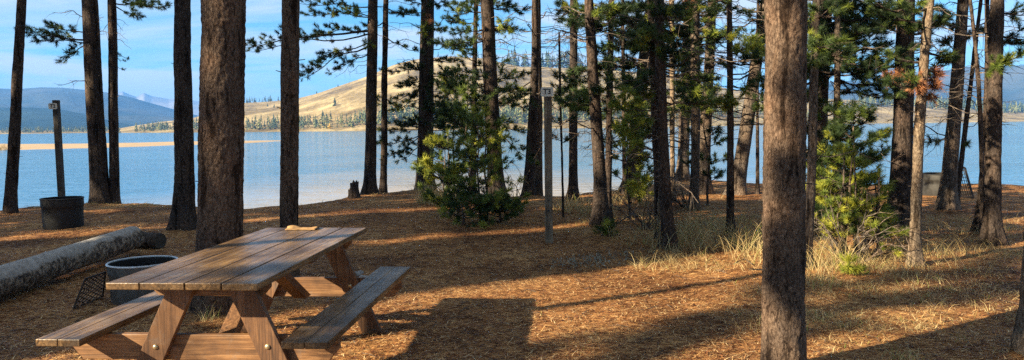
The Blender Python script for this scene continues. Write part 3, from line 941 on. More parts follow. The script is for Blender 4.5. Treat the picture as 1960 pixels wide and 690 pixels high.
t = T("pine by the broken stump whose long boughs sweep left over the lake", 708, 369, 23, 714, 18, H=13)
t.live(476, 92, 62, dY=-0.4, ntw=20, twl=0.55, sag=-0.03, start=0.3, r0=0.028, tint=0.3)
t.live(486, 100, 66, dY=0.3, ntw=13, twl=0.4, sag=-0.02, start=0.3, r0=0.018, tint=0.3)
t.live(588, 148, 88, dY=-0.3, ntw=13, twl=0.45, sag=-0.05, start=0.3, tint=0.3, r0=0.02)
t.live(575, 148, 80, dY=-0.2, ntw=11, twl=0.4, sag=-0.05, start=0.4, tint=0.3)
t.live(592, 30, 35, dY=0.3, ntw=12, twl=0.42, sag=-0.03, start=0.25, tint=0.32)
t.live(610, 70, 60, dY=0.3, ntw=9, twl=0.35, sag=-0.05, start=0.25, tint=0.3)
t.live(578, 8, 15, dY=0.1, ntw=12, twl=0.42, sag=0.0, start=0.25, tint=0.3)
t.live(640, 138, 102, dY=-0.1, ntw=8, twl=0.32, sag=-0.04, start=0.3, tint=0.3)
t.live(665, 20, 30, dY=-0.4, ntw=6, twl=0.3, tint=0.4, fresh=0.3)
t.ball(636, 28, 5, 0.06, 0.85, -0.4); t.ball(705, 85, 9, 0.16, 0.75, -0.4)
for q in ((640, 150, 110), (655, 128, 98), (670, 140, 118), (780, 62, 50), (800, 10, 12), (770, 95, 60), (760, 28, 10)): t.deadb(q[0], q[1], q[2], dY=random.uniform(-.4, .4), r0=0.008, subs=6)
t.cone(5.8, 13, 2.0, 40); t.stubs(8); t.done()

t = T("thin dark pine right beside the pine with boughs sweeping left", 733, 365, 13, 738, 10, H=9)
t.live(800, 100, 70, dY=-0.3, ntw=5, twl=0.2, tint=0.35); t.live(760, 205, 185, ntw=3, twl=0.2, tint=0.6)
t.live(688, 60, 40, ntw=5, twl=0.25, tint=0.35); t.live(800, 30, 15, ntw=6, twl=0.25)
t.ball(722, 186, 5, 0.08, 0.5, -0.3)
for i in range(5): t.deadb(738 + random.choice((-1, 1)) * random.uniform(25, 70), random.uniform(0, 230), None, r0=0.005, subs=3)
t.cone(5.0, 9, 1.2, 22); t.done()

t = T("stout dark pine with heavy dark foliage round its middle, left of the bushy saplings", 812, 362, 32, 818, 25, H=13, mat='bark')
for q in ((772, 165, 150, 10), (860, 150, 140, 10), (850, 190, 165, 9), (790, 130, 140, 8), (848, 170, 150, 9), (795, 185, 165, 8), (835, 215, 180, 7), (870, 120, 110, 8), (845, 60, 50, 7), (762, 28, 20, 8), (780, 0, 10, 8), (850, 10, 5, 8)):
    t.live(q[0], q[1], q[2], dY=random.uniform(-0.7, 0.1), ntw=q[3], twl=0.34, tint=0.16, start=0.2, fresh=0.05)
t.live(728, 272, 256, dY=-0.2, ntw=9, twl=0.38, sag=0.10, tint=0.16, fresh=0.02); t.live(745, 300, 250, dY=-0.3, ntw=9, twl=0.36, sag=0.08, tint=0.16, fresh=0.02); t.live(770, 305, 270, ntw=5, twl=0.26, tint=0.14, fresh=0)
t.live(738, 250, 244, ntw=7, twl=0.3, tint=0.16, fresh=0.02)
t.live(742, 135, 128, dY=-0.4, ntw=6, twl=0.28, tint=0.3); t.live(735, 200, 165, dY=-0.3, ntw=7, twl=0.26, tint=0.55, fresh=0.2); t.live(755, 210, 180, ntw=6, twl=0.24, tint=0.5)
t.ball(812, 60, 16, 0.22, 0.72, -0.35, link=False); t.ball(822, 40, 9, 0.12, 0.5, -0.35, rust=True)
t.live_random(16, 0.9, 2.1, 0.3, 0.9, tint=0.15, fresh=0.03)
t.dead_random(14, 2.0, 4.4, 0.5, 1.4)
t.cone(5.6, 13, 2.0, 40); t.stubs(10); t.done()

t = T("thin pale dead-looking trunk hugging the left side of the stout dark pine", 803, 358, 7, 806, 5, H=4.4, mat='bark_pale', flare=0.2)
t.dead_random(6, 1, 3.6, 0.2, 0.6); t.done()

t = T("thin pine half hidden in dark foliage between the bushy saplings", 905, 372, 12, 912, 8, H=8)
for q in ((860, 40), (880, 90), (955, 60), (870, 135), (960, 120), (850, 160), (930, 180), (855, 220), (965, 200), (880, 10), (955, 5), (840, 205), (872, 240), (940, 235)):
    t.live(q[0], q[1], q[1] + 4, dY=random.uniform(-0.6, 0.3), ntw=8, twl=0.32, tint=0.2, start=0.2, fresh=0.08)
t.live_random(10, 1.6, 3.4, 0.3, 0.8, tint=0.2); t.cone(5.0, 8, 1.2, 20); t.done()

t = T("dark pine leaning left behind the bright green saplings", 951, 386, 30, 931, 24, H=12)
for q in ((1000, 145, 150), (860, 172, 160), (1010, 205, 185), (880, 60, 55), (1000, 175, 160), (870, 25, 20), (985, 60, 50), (1005, 300, 235), (985, 250, 225), (840, 85, 75), (900, 150, 140), (990, 20, 10)):
    t.live(q[0], q[1], q[2], dY=random.uniform(-0.6, 0.5), ntw=8, twl=0.34, tint=0.25, start=0.2, fresh=0.1)
t.ball(957, 43, 7, 0.1, 0.8, -0.4); t.ball(975, 60, 7, 0.12, 0.75, -0.3)
t.deadb(990, 30, 75, r0=0.008); t.deadb(1010, 120, 150, r0=0.008); t.deadb(1012, 352, 290, r0=0.007); t.deadb(985, 360, 300, r0=0.006)
t.dead_random(12, 1.6, 4.2, 0.4, 1.2); t.cone(5.2, 12, 1.8, 36); t.stubs(8); t.done()

t = T("left trunk of the touching pair of pines beside the T3 post", 1010, 376, 21, 1024, 12, H=10, mat='bark', bend=0.04)
t.stubs(8); t.dead_random(10, 1.8, 4.2, 0.4, 1.3); t.cone(5.2, 10, 1.5, 26); t.done()

t = T("right trunk of the touching pair of pines beside the T3 post", 1030, 372, 17, 1026, 17, H=12, mat='bark_grey')
for i in range(22):
    t.deadb(1026 + random.choice((-1, 1)) * random.uniform(60, 150), random.uniform(0, 130), None, dY=random.uniform(-0.6, 0.6), r0=0.009, subs=8, sublen=0.45)
t.live(905, 200, 148, dY=-0.5, ntw=9, twl=0.3, tint=0.35, start=0.35); t.live(975, 195, 160, ntw=6, twl=0.25, tint=0.5); t.live(990, 190, 170, ntw=5, tint=0.3)
t.ball(1025, 405 - 90, 3, 0.05, 0.8, -0.3, link=False)
t.cone(5.2, 12, 1.6, 34); t.stubs(8); t.done()

t = T("skinny sapling with dark tufts just right of the T3 post", 1078, 392, 5, 1070, 2.5, H=3.0, mat='bark', flare=0.2, Y=12)
for q in ((1062, 168), (1090, 200), (1060, 205), (1092, 170), (1068, 190), (1085, 150), (1066, 150), (1062, 232), (1095, 228), (1060, 262), (1096, 265)):
    t.live(q[0], q[1], q[1] + 8, dY=random.uniform(-.15, .15), ntw=2, twl=0.12, r0=0.005, tint=0.18)
t.done()

t = T("straight slim pine with a dark green collar of needles, second right of the T3 post", 1097, 382, 17, 1098, 14, H=11)
for q in ((1075, 190, 182), (1130, 188, 178), (1120, 200, 185), (1085, 175, 178), (1110, 180, 170), (1150, 186, 175)): t.live(q[0], q[1], q[2], dY=random.uniform(-.4, .1), ntw=6, twl=0.22, tint=0.14, fresh=0.0)
for q in ((1075, 15, 30), (1085, 40, 30), (1130, 55, 40), (1115, 45, 30), (1080, 25, 20)): t.live(q[0], q[1], q[2], dY=random.uniform(-.4, .1), ntw=6, twl=0.24, tint=0.14, fresh=0.02)
t.deadb(1160, 5, 20, r0=0.01); t.deadb(1030, 60, 62); t.deadb(1170, 85, 95)
t.dead_random(10, 1.4, 4.2, 0.4, 1.2); t.stubs(8); t.cone(5, 11, 1.5, 30); t.done()

t = T("nearer dark pine leaning left with pegs of broken branches, left of a crossed pair", 1152, 430, 27, 1127, 17, H=11, mat='bark', sides=22, step=0.08)
for z in np.linspace(0.9, 2.3, 7): 
    p0 = t.pt(z); t.dead.tube([p0, p0 + Vector((-t.rad(z) - random.uniform(.05, .12), -0.02, 0.01))], [0.01, 0.005], 4)
for q in ((1105, 140, 130), (1165, 150, 130), (1100, 50, 40), (1160, 40, 30), (1150, 130, 125)): t.live(q[0], q[1], q[2], dY=random.uniform(-.3, .3), ntw=6, twl=0.2, tint=0.2)
t.dead_random(16, 0.9, 3.2, 0.3, 1.0, r0=0.006); t.stubs(12, 0.3, 3); t.cone(4.6, 11, 1.5, 30); t.done()

t = T("slim dark pine crossing behind the nearer pine with pegs of broken branches", 1163, 424, 15, 1170, 9, H=8, mat='bark')
for q in ((1145, 62, 55), (1200, 70, 60), (1150, 100, 90), (1130, 40, 45), (1195, 130, 120), (1205, 95, 85), (1210, 40, 50), (1180, 20, 15)): t.live(q[0], q[1], q[2], dY=random.uniform(-.4, .3), ntw=7, twl=0.22, tint=0.18)
t.dead_random(16, 0.9, 3.2, 0.3, 0.9, r0=0.006); t.cone(4.4, 8, 1.2, 22); t.done()

t = T("pine leaning strongly right behind the yellow-green boughs, by the water", 1206, 366, 30, 1247, 19, H=12, mat='bark_grey')
for q in ((1180, 40), (1210, 10), (1200, 90), (1225, 60), (1190, 120), (1215, 130), (1175, 75), (1265, 40), (1150, 15), (1195, 65)):
    t.live(q[0], q[1], q[1] + 5, dY=random.uniform(-.8, .3), ntw=8, twl=0.36, tint=0.22)
t.ball(1185, 25, 12, 0.25, 0.7, -0.6, link=False); t.ball(1175, 45, 8, 0.2, 0.65, -0.6, link=False)
t.dead_random(20, 1.5, 4.2, 0.5, 1.6); t.cone(5.0, 12, 1.8, 36); t.done()

t = T("thin dark trunk left of the strongly leaning pine, broken low branches", 1196, 372, 8, 1192, 6, H=7, mat='bark')
t.dead_random(10, 1.2, 3.8, 0.3, 0.9, r0=0.006); t.live_random(6, 2.0, 4.0, 0.3, 0.7, tint=0.2); t.done()

t = T("dark pine with rough trunk in front of the pale dead stems, centre right", 1280, 474, 25, 1262, 17, H=12, mat='bark', sides=26, step=0.07, bend=-0.03)
for q in ((1300, 20, 35), (1295, 62, 50), (1240, 60, 50), (1305, 78, 60), (1250, 20, 20), (1290, 110, 100)): t.live(q[0], q[1], q[2], dY=random.uniform(-.3, .4), ntw=7, twl=0.2, tint=0.18)
t.live(1215, 250, 205, dY=-0.25, ntw=5, twl=0.2, tint=0.75, fresh=0.2); t.live(1210, 275, 250, dY=-0.2, ntw=4, twl=0.16, tint=0.7); t.live(1240, 238, 225, ntw=3, twl=0.14, tint=0.75)
for q in ((1182, 205), (1200, 175), (1215, 190), (1178, 190), (1225, 165), (1190, 245), (1205, 258), (1222, 280), (1195, 230), (1235, 185)): t.ball(q[0], q[1], 9, 0.09, 0.72, random.uniform(-.5, .1))
t.ball(1215, 355, 9, 0.06, 0.9, -0.2); t.ball(1228, 340, 5, 0.05, 0.85, -0.2)
t.dead_random(26, 0.5, 3.3, 0.3, 1.3, r0=0.008, subs=6)
t.stubs(10, 0.3, 3); t.cone(4.4, 12, 1.6, 36); t.done()

t = T("dark trunk pressed behind the rough dark pine, leaning slightly left", 1262, 452, 14, 1245, 12, H=9, Y=9.6, mat='bark')
t.live_random(7, 2.2, 3.4, 0.3, 0.7, tint=0.18); t.dead_random(10, 1.2, 3.3, 0.3, 0.9, r0=0.006); t.cone(4.4, 9, 1.2, 22); t.done()

t = T("thin pale trunk seen high behind the rough dark pine", 1288, 388, 9, 1286, 10, H=9, mat='bark_pale', Y=14)
t.dead_random(10, 2.5, 4.2, 0.3, 1.0); t.done()

for i, (xb, xt, yb, w, lab) in enumerate(((1261, 1264, 460, 7, "left one of two thin bleached dead stems by the rough dark pine"), (1271, 1270, 462, 7, "right one of two thin bleached dead stems by the rough dark pine"))):
    t = T(lab, xb, yb, w, xt, 4, H=1.55, mat='bark_pale', flare=0.2, kind="dead_stem", group="bleached dead stems")
    t.dead_random(9, 0.3, 1.4, 0.2, 0.8, r0=0.006, subs=3); t.done()

t = T("pine at the water's edge with a pale sunlit foot, left of the straight grey pine", 1306, 347, 22, 1318, 16, H=12, mat='bark_grey')
for q in ((1335, 105), (1290, 130), (1340, 60), (1300, 30), (1330, 10), (1345, 150)): t.live(q[0], q[1], q[1] + 5, dY=random.uniform(-.8, .3), ntw=7, twl=0.34, tint=0.25)
t.dead_random(26, 1.6, 4.6, 0.5, 1.8); t.cone(5.2, 12, 1.8, 36); t.done()

t = T("straight slim grey pine in front of the water's-edge pines, pale mid trunk", 1327, 402, 16, 1330, 18, H=11, mat='bark_grey', bend=0.02)
for q in ((1308, 60, 60), (1350, 90, 80), (1315, 110, 105), (1305, 165, 150), (1350, 155, 150), (1318, 135, 125)): t.live(q[0], q[1], q[2], dY=random.uniform(-.6, -.1), ntw=6, twl=0.2, tint=0.22)
for q in ((1322, 148), (1335, 178), (1318, 175), (1330, 190), (1300, 165), (1312, 205)): t.ball(q[0], q[1], 9, 0.1, 0.62, random.uniform(-.5, -.1))
t.ball(1322, 3, 10, 0.10, 0.6, -0.3, rust=True)
t.dead_random(20, 1.4, 3.9, 0.4, 1.3, r0=0.007, subs=6); t.cone(4.8, 11, 1.5, 30); t.done()

t = T("pine leaning slightly right between the straight grey pine and the thin near pole", 1345, 372, 24, 1363, 16, H=12, mat='bark_grey')
for q in ((1335, 80, 70), (1380, 70, 60), (1345, 120, 110), (1390, 130, 120), (1335, 20, 20), (1385, 10, 15)): t.live(q[0], q[1], q[2], dY=random.uniform(-.8, .3), ntw=6, twl=0.26, tint=0.25)
t.ball(1364, 68, 26, 0.13, 0.66, -0.5)
for q in ((1352, 160), (1372, 165)): t.ball(q[0], q[1], 7, 0.1, 0.6, -0.4)
t.dead_random(26, 1.5, 4.4, 0.5, 1.7); t.cone(5.2, 12, 1.7, 34); t.done()

t = T("thin near pole-like pine standing left of the V-shaped leaning pine", 1398, 457, 15, 1397, 9.5, H=9, mat='bark', sides=20)
for q in ((1395, 185), (1402, 200), (1425, 178), (1390, 205)): t.ball(q[0], q[1], 6, 0.06, 0.7, -0.15)
t.live(1475, 235, 235, ntw=3, twl=0.12, tint=0.25, r0=0.007); t.live(1462, 162, 165, ntw=4, twl=0.15, tint=0.2, r0=0.008)
for i in range(12): t.deadb(1398 + random.choice((-1, 1)) * random.uniform(30, 100), random.uniform(0, 260), None, dY=random.uniform(-.4, .4), r0=0.006, subs=5)
t.stubs(14, 0.5, 3); t.cone(4.4, 9, 1.2, 22); t.done()

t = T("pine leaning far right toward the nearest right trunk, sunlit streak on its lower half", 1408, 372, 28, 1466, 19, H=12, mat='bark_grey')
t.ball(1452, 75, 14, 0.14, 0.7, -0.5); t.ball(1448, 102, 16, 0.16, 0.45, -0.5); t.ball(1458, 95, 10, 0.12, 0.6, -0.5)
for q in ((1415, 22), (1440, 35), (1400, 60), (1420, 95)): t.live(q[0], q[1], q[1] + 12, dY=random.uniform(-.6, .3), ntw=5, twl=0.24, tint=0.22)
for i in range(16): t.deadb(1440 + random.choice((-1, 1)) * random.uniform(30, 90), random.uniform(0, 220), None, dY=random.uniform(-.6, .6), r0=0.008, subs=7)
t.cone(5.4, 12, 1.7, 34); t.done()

t = T("thin dark stem just left of the far-right-leaning pine", 1452, 200, 6, 1452, 5, H=5, mat='bark', Y=15.5)
t.dead_random(8, 1.5, 4, 0.3, 1.0); t.done()

t = T("nearest right trunk, thick, with flaking brown bark, sunlit above and cut by the frame's foot", 1500, 760, 78, 1503, 74, H=14, Y=4.25, mat='bark_near', flare=0.2, sides=130, step=0.013, bark=0.006, freq=18)
t.stubs(3, 0.5, 1.2); t.cone(5.5, 14, 2.0, 44); t.done()

t = T("pale slim trunk just right of the nearest right trunk, bare foot in tall grass", 1546, 512, 17, 1562, 14, H=9, mat='bark_grey', sides=24, step=0.07)
t.dead_random(12, 0.6, 3.2, 0.3, 1.0, r0=0.007); t.ball(1555, 110, 8, 0.09, 0.5, -0.2); t.cone(4.4, 9, 1.3, 24); t.done()

t = T("dark pine behind the pale slim trunk, right of the nearest right trunk", 1560, 420, 28, 1580, 25, H=12, mat='bark')
for q in ((1615, 40, 45), (1560, 60, 60), (1640, 85, 75), (1610, 110, 100), (1550, 130, 120), (1655, 45, 40), (1620, 10, 10)): t.live(q[0], q[1], q[2], dY=random.uniform(-.5, .5), ntw=8, twl=0.28, tint=0.15, fresh=0.03)
for q in ((1618, 28), (1626, 45), (1660, 20), (1640, 55)): t.ball(q[0], q[1], 12, 0.10, 0.68, -0.6)
t.live_random(12, 2.4, 4.0, 0.5, 1.2, tint=0.15); t.dead_random(20, 1.0, 4.0, 0.4, 1.3); t.cone(5.0, 12, 1.8, 36); t.done()

t = T("slim forked pine with a sunlit upper bole, right of the dark pine", 1598, 440, 14, 1604, 11, H=9, mat='bark_grey')
t.live(1700, 96, 110, dY=0.0, ntw=10, twl=0.3, tint=0.12, r0=0.018, sag=-0.06, fresh=0.0)
for q in ((1680, 60, 60), (1700, 135, 125), (1660, 150, 120), (1690, 165, 150), (1640, 180, 150), (1670, 120, 118), (1700, 30, 35), (1560, 150, 140), (1650, 140, 130), (1640, 15, 20)):
    t.live(q[0], q[1], q[2], dY=random.uniform(-.6, .6), ntw=9, twl=0.28, tint=0.13, fresh=0.02)
t.live_random(12, 2.0, 3.6, 0.5, 1.2, tint=0.15); t.dead_random(16, 0.8, 3.4, 0.4, 1.2, r0=0.007); t.cone(4.6, 9, 1.5, 26); t.done()

t = T("broad dark pine with rusty dead needles at its left, middle of the right group", 1719, 442, 38, 1735, 28, H=13, mat='bark', sides=24, step=0.09)
t.ball(1703, 150, 22, 0.07, 0.6, -0.35, rust=True); t.ball(1722, 143, 8, 0.05, 0.5, -0.35, rust=True)
t.ball(1715, 30, 12, 0.12, 0.6, -0.45); t.ball(1700, 34, 9, 0.1, 0.55, -0.4); t.ball(1720, 175, 7, 0.07, 0.4, -0.35); t.ball(1728, 120, 7, 0.1, 0.3, -0.35)
for i in range(9): t.deadb(1726 + random.choice((-1, 1)) * random.uniform(40, 120), random.uniform(0, 250), None, dY=random.uniform(-.5, .5), r0=0.008, subs=5)
for q in ((1770, 60, 55), (1690, 20, 10), (1780, 20, 15), (1765, 95, 85)): t.live(q[0], q[1], q[2], dY=random.uniform(0, .6), ntw=7, twl=0.26, tint=0.12, fresh=0)
t.stubs(8); t.cone(4.8, 13, 1.8, 40); t.done()

t = T("thin shaded stem close behind the right edge of the broad dark pine", 1739, 402, 10, 1748, 8, H=8, mat='bark')
t.dead_random(8, 1, 4, 0.3, 0.9); t.done()

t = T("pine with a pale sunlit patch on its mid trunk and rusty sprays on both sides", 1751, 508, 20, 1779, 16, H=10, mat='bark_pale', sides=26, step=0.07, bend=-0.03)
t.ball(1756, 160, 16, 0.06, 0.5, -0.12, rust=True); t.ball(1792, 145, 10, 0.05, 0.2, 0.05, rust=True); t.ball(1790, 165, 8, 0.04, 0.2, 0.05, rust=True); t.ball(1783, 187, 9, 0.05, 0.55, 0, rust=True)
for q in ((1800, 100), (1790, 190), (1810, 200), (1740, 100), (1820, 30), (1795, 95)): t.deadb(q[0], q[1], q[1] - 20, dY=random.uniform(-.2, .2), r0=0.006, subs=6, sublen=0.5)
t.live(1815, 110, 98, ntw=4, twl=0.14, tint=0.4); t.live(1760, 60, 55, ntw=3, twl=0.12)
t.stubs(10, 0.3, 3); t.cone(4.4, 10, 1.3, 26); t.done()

t = T("dark pine leaning right that hides part of the far fire ring", 1811, 402, 28, 1843, 19, H=12, mat='bark_grey')
t.deadb(1790, 240, 225, r0=0.008); t.deadb(1775, 295, 262, r0=0.008, dY=-0.3); t.deadb(1790, 80, 100, r0=0.01, dY=-0.2)
t.ball(1784, 268, 4, 0.08, 0.2, -0.3, link=False); t.live(1785, 272, 258, ntw=2, twl=0.12, tint=0.15, r0=0.006)
for q in ((1800, 50, 60), (1795, 20, 30), (1810, 85, 92), (1880, 60, 65)): t.live(q[0], q[1], q[2], dY=random.uniform(-.4, .5), ntw=6, twl=0.2, tint=0.15, r0=0.008)
t.dead_random(12, 1.2, 4.3, 0.4, 1.4); t.stubs(8); t.cone(5.0, 12, 1.7, 34); t.done()

t = T("slender trunk rising behind the right-leaning dark pine", 1829, 398, 10, 1878, 6, H=8, mat='bark')
t.dead_random(14, 1.2, 4.2, 0.3, 1.3, r0=0.006, subs=6); t.ball(1848, 275, 4, 0.08, 0.2, -0.2); t.done()

t = T("left of two near-touching dark trunks at the right edge, sinuous and slim", 1872, 445, 15, 1888, 8, H=9, mat='bark', bend=0.06)
for i in range(14): t.deadb(1876 + random.choice((-1, 1)) * random.uniform(20, 80), random.uniform(0, 270), None, dY=random.uniform(-.4, .4), r0=0.007, subs=6)
t.cone(4.6, 9, 1.2, 22); t.done()

t = T("narrow twisting dark stem crossing between the right edge trunks", 1880, 450, 8, 1858, 6, H=7, mat='bark', bend=0.05)
t.dead_random(14, 1.5, 3.8, 0.3, 1.1, r0=0.006, subs=5); t.done()

t = T("straight thick dark trunk, rightmost of the standing group, with a green spray at eye height", 1898, 468, 29, 1909, 22, H=13, mat='bark', sides=24, step=0.09)
t.live(1955, 105, 124, dY=-0.35, ntw=5, twl=0.16, tint=0.7, fresh=0.2); t.ball(1906, 128, 14, 0.1, 0.6, -0.3); t.ball(1922, 118, 8, 0.09, 0.5, -0.3)
t.live(1945, 85, 75, dY=0.1, ntw=5, twl=0.16, tint=0.15); t.live(1960, 30, 20, ntw=6, twl=0.2, tint=0.15); t.live(1975, 75, 65, ntw=6, twl=0.2, tint=0.15)
for i in range(7): t.deadb(1900 + random.choice((-1, 1)) * random.uniform(30, 90), random.uniform(0, 160), None, dY=random.uniform(-.4, .4), r0=0.006, subs=5)
t.stubs(6); t.cone(4.6, 13, 1.7, 40); t.done()

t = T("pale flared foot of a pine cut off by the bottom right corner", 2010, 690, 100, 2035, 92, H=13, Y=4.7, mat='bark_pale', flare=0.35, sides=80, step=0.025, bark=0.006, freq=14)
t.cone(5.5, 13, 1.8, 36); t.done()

# ------------------------------------------------------------------ bushy young pines
def sapling(label, px, py, top_py, wpx, n, tint, fresh, ntw=6, twl=0.24, Y=None, lean=0.0, stems=1, low=0.12):
    Yv = Y or on_ground(px, py).y
    d = ray(px, py); bx = d.x / d.y * Yv
    base = Vector((bx, Yv, gh(bx, Yv)))
    H = (at(px, top_py, Yv) - base).z; W = wpx * Yv / FPX / 2
    e = empty("young_pine", base); tag(e, label, "young tree", "bushy young pines")
    tr = MB(); fo = NP(); br = MB()
    tmpl = TUFT_FINE if Yv < 10.5 else TUFT
    for s in range(stems):
        off = Vector((random.uniform(-.25, .25) * W * (stems > 1), random.uniform(-.25, .25) * W * (stems > 1), 0))
        top = off + Vector((lean + random.uniform(-.1, .1), random.uniform(-.1, .1), H * random.uniform(0.85, 1.0)))
        pts = curve(off + Vector((0, 0, -0.05)), top, 0.0, 8, 0.02)
        tr.tube(pts, [0.02 * (1 - 0.85 * i / 8) + 0.003 for i in range(9)], 6)
        add_tuft(fo, top, (0, 0, 1), 1.1, tint + 0.2, tmpl)
    for i in range(n):
        f = random.uniform(low, 0.97)
        k = min(7, int(f * 8)); p0 = pts[k].lerp(pts[k + 1], f * 8 - k)
        a = random.uniform(0, 2 * math.pi)
        l = W * (1.0 - 0.62 * f) * random.uniform(0.55, 1.15)
        q = p0 + Vector((math.cos(a) * l, math.sin(a) * l, l * random.uniform(0.1, 0.6)))
        live_branch(br, fo, p0, q, 0.009, ntw, twl, scale=random.uniform(.8, 1.05), tint=tint, fresh=fresh, tmpl=tmpl, sag=0.08)
    tr.build("trunk", M['bark_grey'], e); br.build("branches", M['bark'], e); fo.build("crown", M['needle'], e)
sapling("tall dark young pine between the stout pine and the left-leaning pine", 868, 400, 120, 105, 26, 0.28, 0.12, 4, 0.24)
sapling("bright green bushy young pine in sunlight beside the tall tan grass", 858, 415, 255, 130, 20, 0.58, 0.3, 4, 0.22, stems=2)
sapling("yellow-green bushy young pine in front of the left-leaning dark pine", 918, 425, 205, 170, 22, 0.55, 0.4, 4, 0.24, stems=2)
sapling("low dark green young pine spreading over the ground, left half of the clump's skirt", 890, 430, 375, 150, 13, 0.34, 0.12, 3, 0.2, low=0.0)
sapling("low dark green young pine spreading over the ground, right half of the clump's skirt", 955, 428, 378, 150, 12, 0.30, 0.10, 3, 0.2, low=0.0)
sapling("tallest loose young pine in the middle of the bushy clump, tips catching the sun", 895, 408, 130, 150, 22, 0.46, 0.32, 4, 0.24)
sapling("small bright tuft of a seedling left of the T3 post", 983, 412, 388, 30, 5, 0.62, 0.2, 2, 0.1)
sapling("small green seedling on the ground by the nearer pine with pegs", 1150, 452, 428, 60, 6, 0.5, 0.2, 2, 0.1)
sapling("slender young pine with loose dark sprays over the water, among the right hand trunks", 1640, 470, 180, 160, 34, 0.28, 0.15, 5, 0.24)
sapling("dark sparse young pine left of the slender one, behind the pale slim trunk", 1590, 455, 200, 120, 24, 0.25, 0.12, 5, 0.22)
sapling("sunlit yellow-green young pine in tall grass right of the nearest right trunk", 1622, 488, 290, 170, 24, 0.68, 0.4, 3, 0.17, stems=3)
sapling("straggly young pine with bare grey stems and green tips by the broad dark pine", 1672, 492, 330, 130, 15, 0.62, 0.3, 3, 0.15, stems=4)
sapling("tiny fresh green seedling in the sun at the foot of the straggly young pine", 1642, 528, 500, 40, 5, 0.8, 0.2, 2, 0.08)
sapling("yellow-green young pine rising behind the rough dark pine, tips in the sun", 1205, 420, 190, 120, 22, 0.62, 0.45, 4, 0.24)
sapling("thin dark young pine among the water's-edge trunks", 1355, 395, 130, 90, 16, 0.3, 0.2, 4, 0.26)
# bare twiggy shrub among the right saplings
def bare_shrub(label, px, py, n, h, w):
    g = on_ground(px, py); g.z = gh(g.x, g.y)
    e = empty("bare_shrub", g); tag(e, label, "shrub", "bare twiggy shrubs")
    b = MB()
    for i in range(n):
        a = random.uniform(0, 6.28); l = random.uniform(.3, 1) * w
        dead_branch(b, Vector((random.uniform(-.1, .1), random.uniform(-.1, .1), 0)), Vector((math.cos(a) * l, math.sin(a) * l, h * random.uniform(0.3, 1))), r0=0.009, subs=5, sublen=0.5, sag=-0.1)
    b.build("stems", M['twig'], e)
bare_shrub("bare grey twiggy shrub in front of the pale dead stems", 1235, 440, 16, 0.8, 0.75)
bare_shrub("bare grey twiggy shrub under the straggly young pine", 1630, 500, 22, 0.75, 0.8)
bare_shrub("bare twiggy shrub left of the T3 post on the bank", 985, 395, 12, 0.7, 0.9)
bare_shrub("bare twiggy shrub beside the far-right-leaning pine", 1310, 398, 12, 0.6, 0.7)

# ------------------------------------------------------------------ pines outside the picture, up-sun, whose shade falls into it
SX, SY = math.sin(R(SUN_AZ)), math.cos(R(SUN_AZ))
def upsun(u, s): return Vector((-s * SX + u * SY, -s * SY - u * SX, 0))
def shade_pine(u, s, H, z0, w, n=95, r=0.13, tufts=12, taper=0.35):
    p = upsun(u, s); p.z = gh(p.x, p.y) if abs(p.x) < 60 else 0
    e = empty("pine_tree", p); tag(e, "unseen camp ground pine added for its shade, behind or beside the viewer", "tree", "pines round the camp ground outside the view")
    q = Pine.__new__(Pine); q.e = e; q.base = p; q.H = H
    q.br = MB(); q.dead = MB(); q.fo = NP(); q.rust = NP()
    q.axis = lambda z: (0.0, 0.0); q.rad = lambda z: max(0.01, r * (1 - 0.9 * max(z, 0) / H)); q.tmpl = TUFT
    trunk_mesh(e, q.axis, q.rad, M['bark'], 0.3, 10, 0.5, 0.006, H, None)
    q.cone(z0, H, w, n, tufts, taper); q.done()
# unseen crowns placed and sized to lay lanes of shade with narrow sunlit gaps: (u across the light, distance up-sun, height, crown base, crown radius)
for a in [(-7.9, 8.0, 6.0, 0.3, 1.0), (-6.8, 8.5, 5.3, 0.3, 0.9), (-7.6, 12, 10.5, 4.6, 0.9), (-8.4, 10.5, 8.5, 1, 0.8), (-7.25, 14.5, 10.5, 8.3, 0.5), (-8.2, 18, 14, 8, 0.9), (-7.75, 15, 13, 4, 1.15), (-7.0, 19, 15, 9.6, 0.75), (-8.1, 22, 16, 8, 0.9), (-6.9, 27, 17, 12, 0.7),
          (-9.95, 12, 12, 1.5, 0.65), (-9.9, 20, 15, 6, 0.6), (-11.5, 10, 7.4, 1.0, 0.55), (-11.4, 17, 10.6, 5, 0.55),
          (-13.8, 12, 12, 1.0, 1.1), (-13.7, 21, 16, 6, 1.0), (-16.1, 11, 12, 0.6, 1.35), (-16.0, 19, 15, 3, 1.2), (-12.0, 19, 15, 8, 0.35), (-10.75, 15, 12, 4, 0.3), (-14.9, 14, 12, 3, 0.5), (-18.2, 12, 13, 2, 1.2), (-20.5, 14, 13, 2, 1.3),
          (-8.9, 12.5, 5, 0.5, 0.5), (-2.3, 7.5, 12, 3.5, 0.55), (-1.2, 9, 12, 2.5, 1.0), (0.6, 11, 13, 3, 1.3)]: shade_pine(*a)
shade_pine(-6.1, 6.5, 3.4, 0.2, 0.6, 40, 0.05, 9, 0.5);  # low unseen pine added to shade the left foreground
shade_pine(-3.7, 14, 11, 7.6, 0.35, 14, 0.08); shade_pine(-4.3, 19, 14, 10.5, 0.4, 12, 0.08)
# the trunk whose long thin shadow crosses the sunlit needles
shade_pine(-5.12, 5.6, 12, 6.8, 0.5, 12, 0.10)

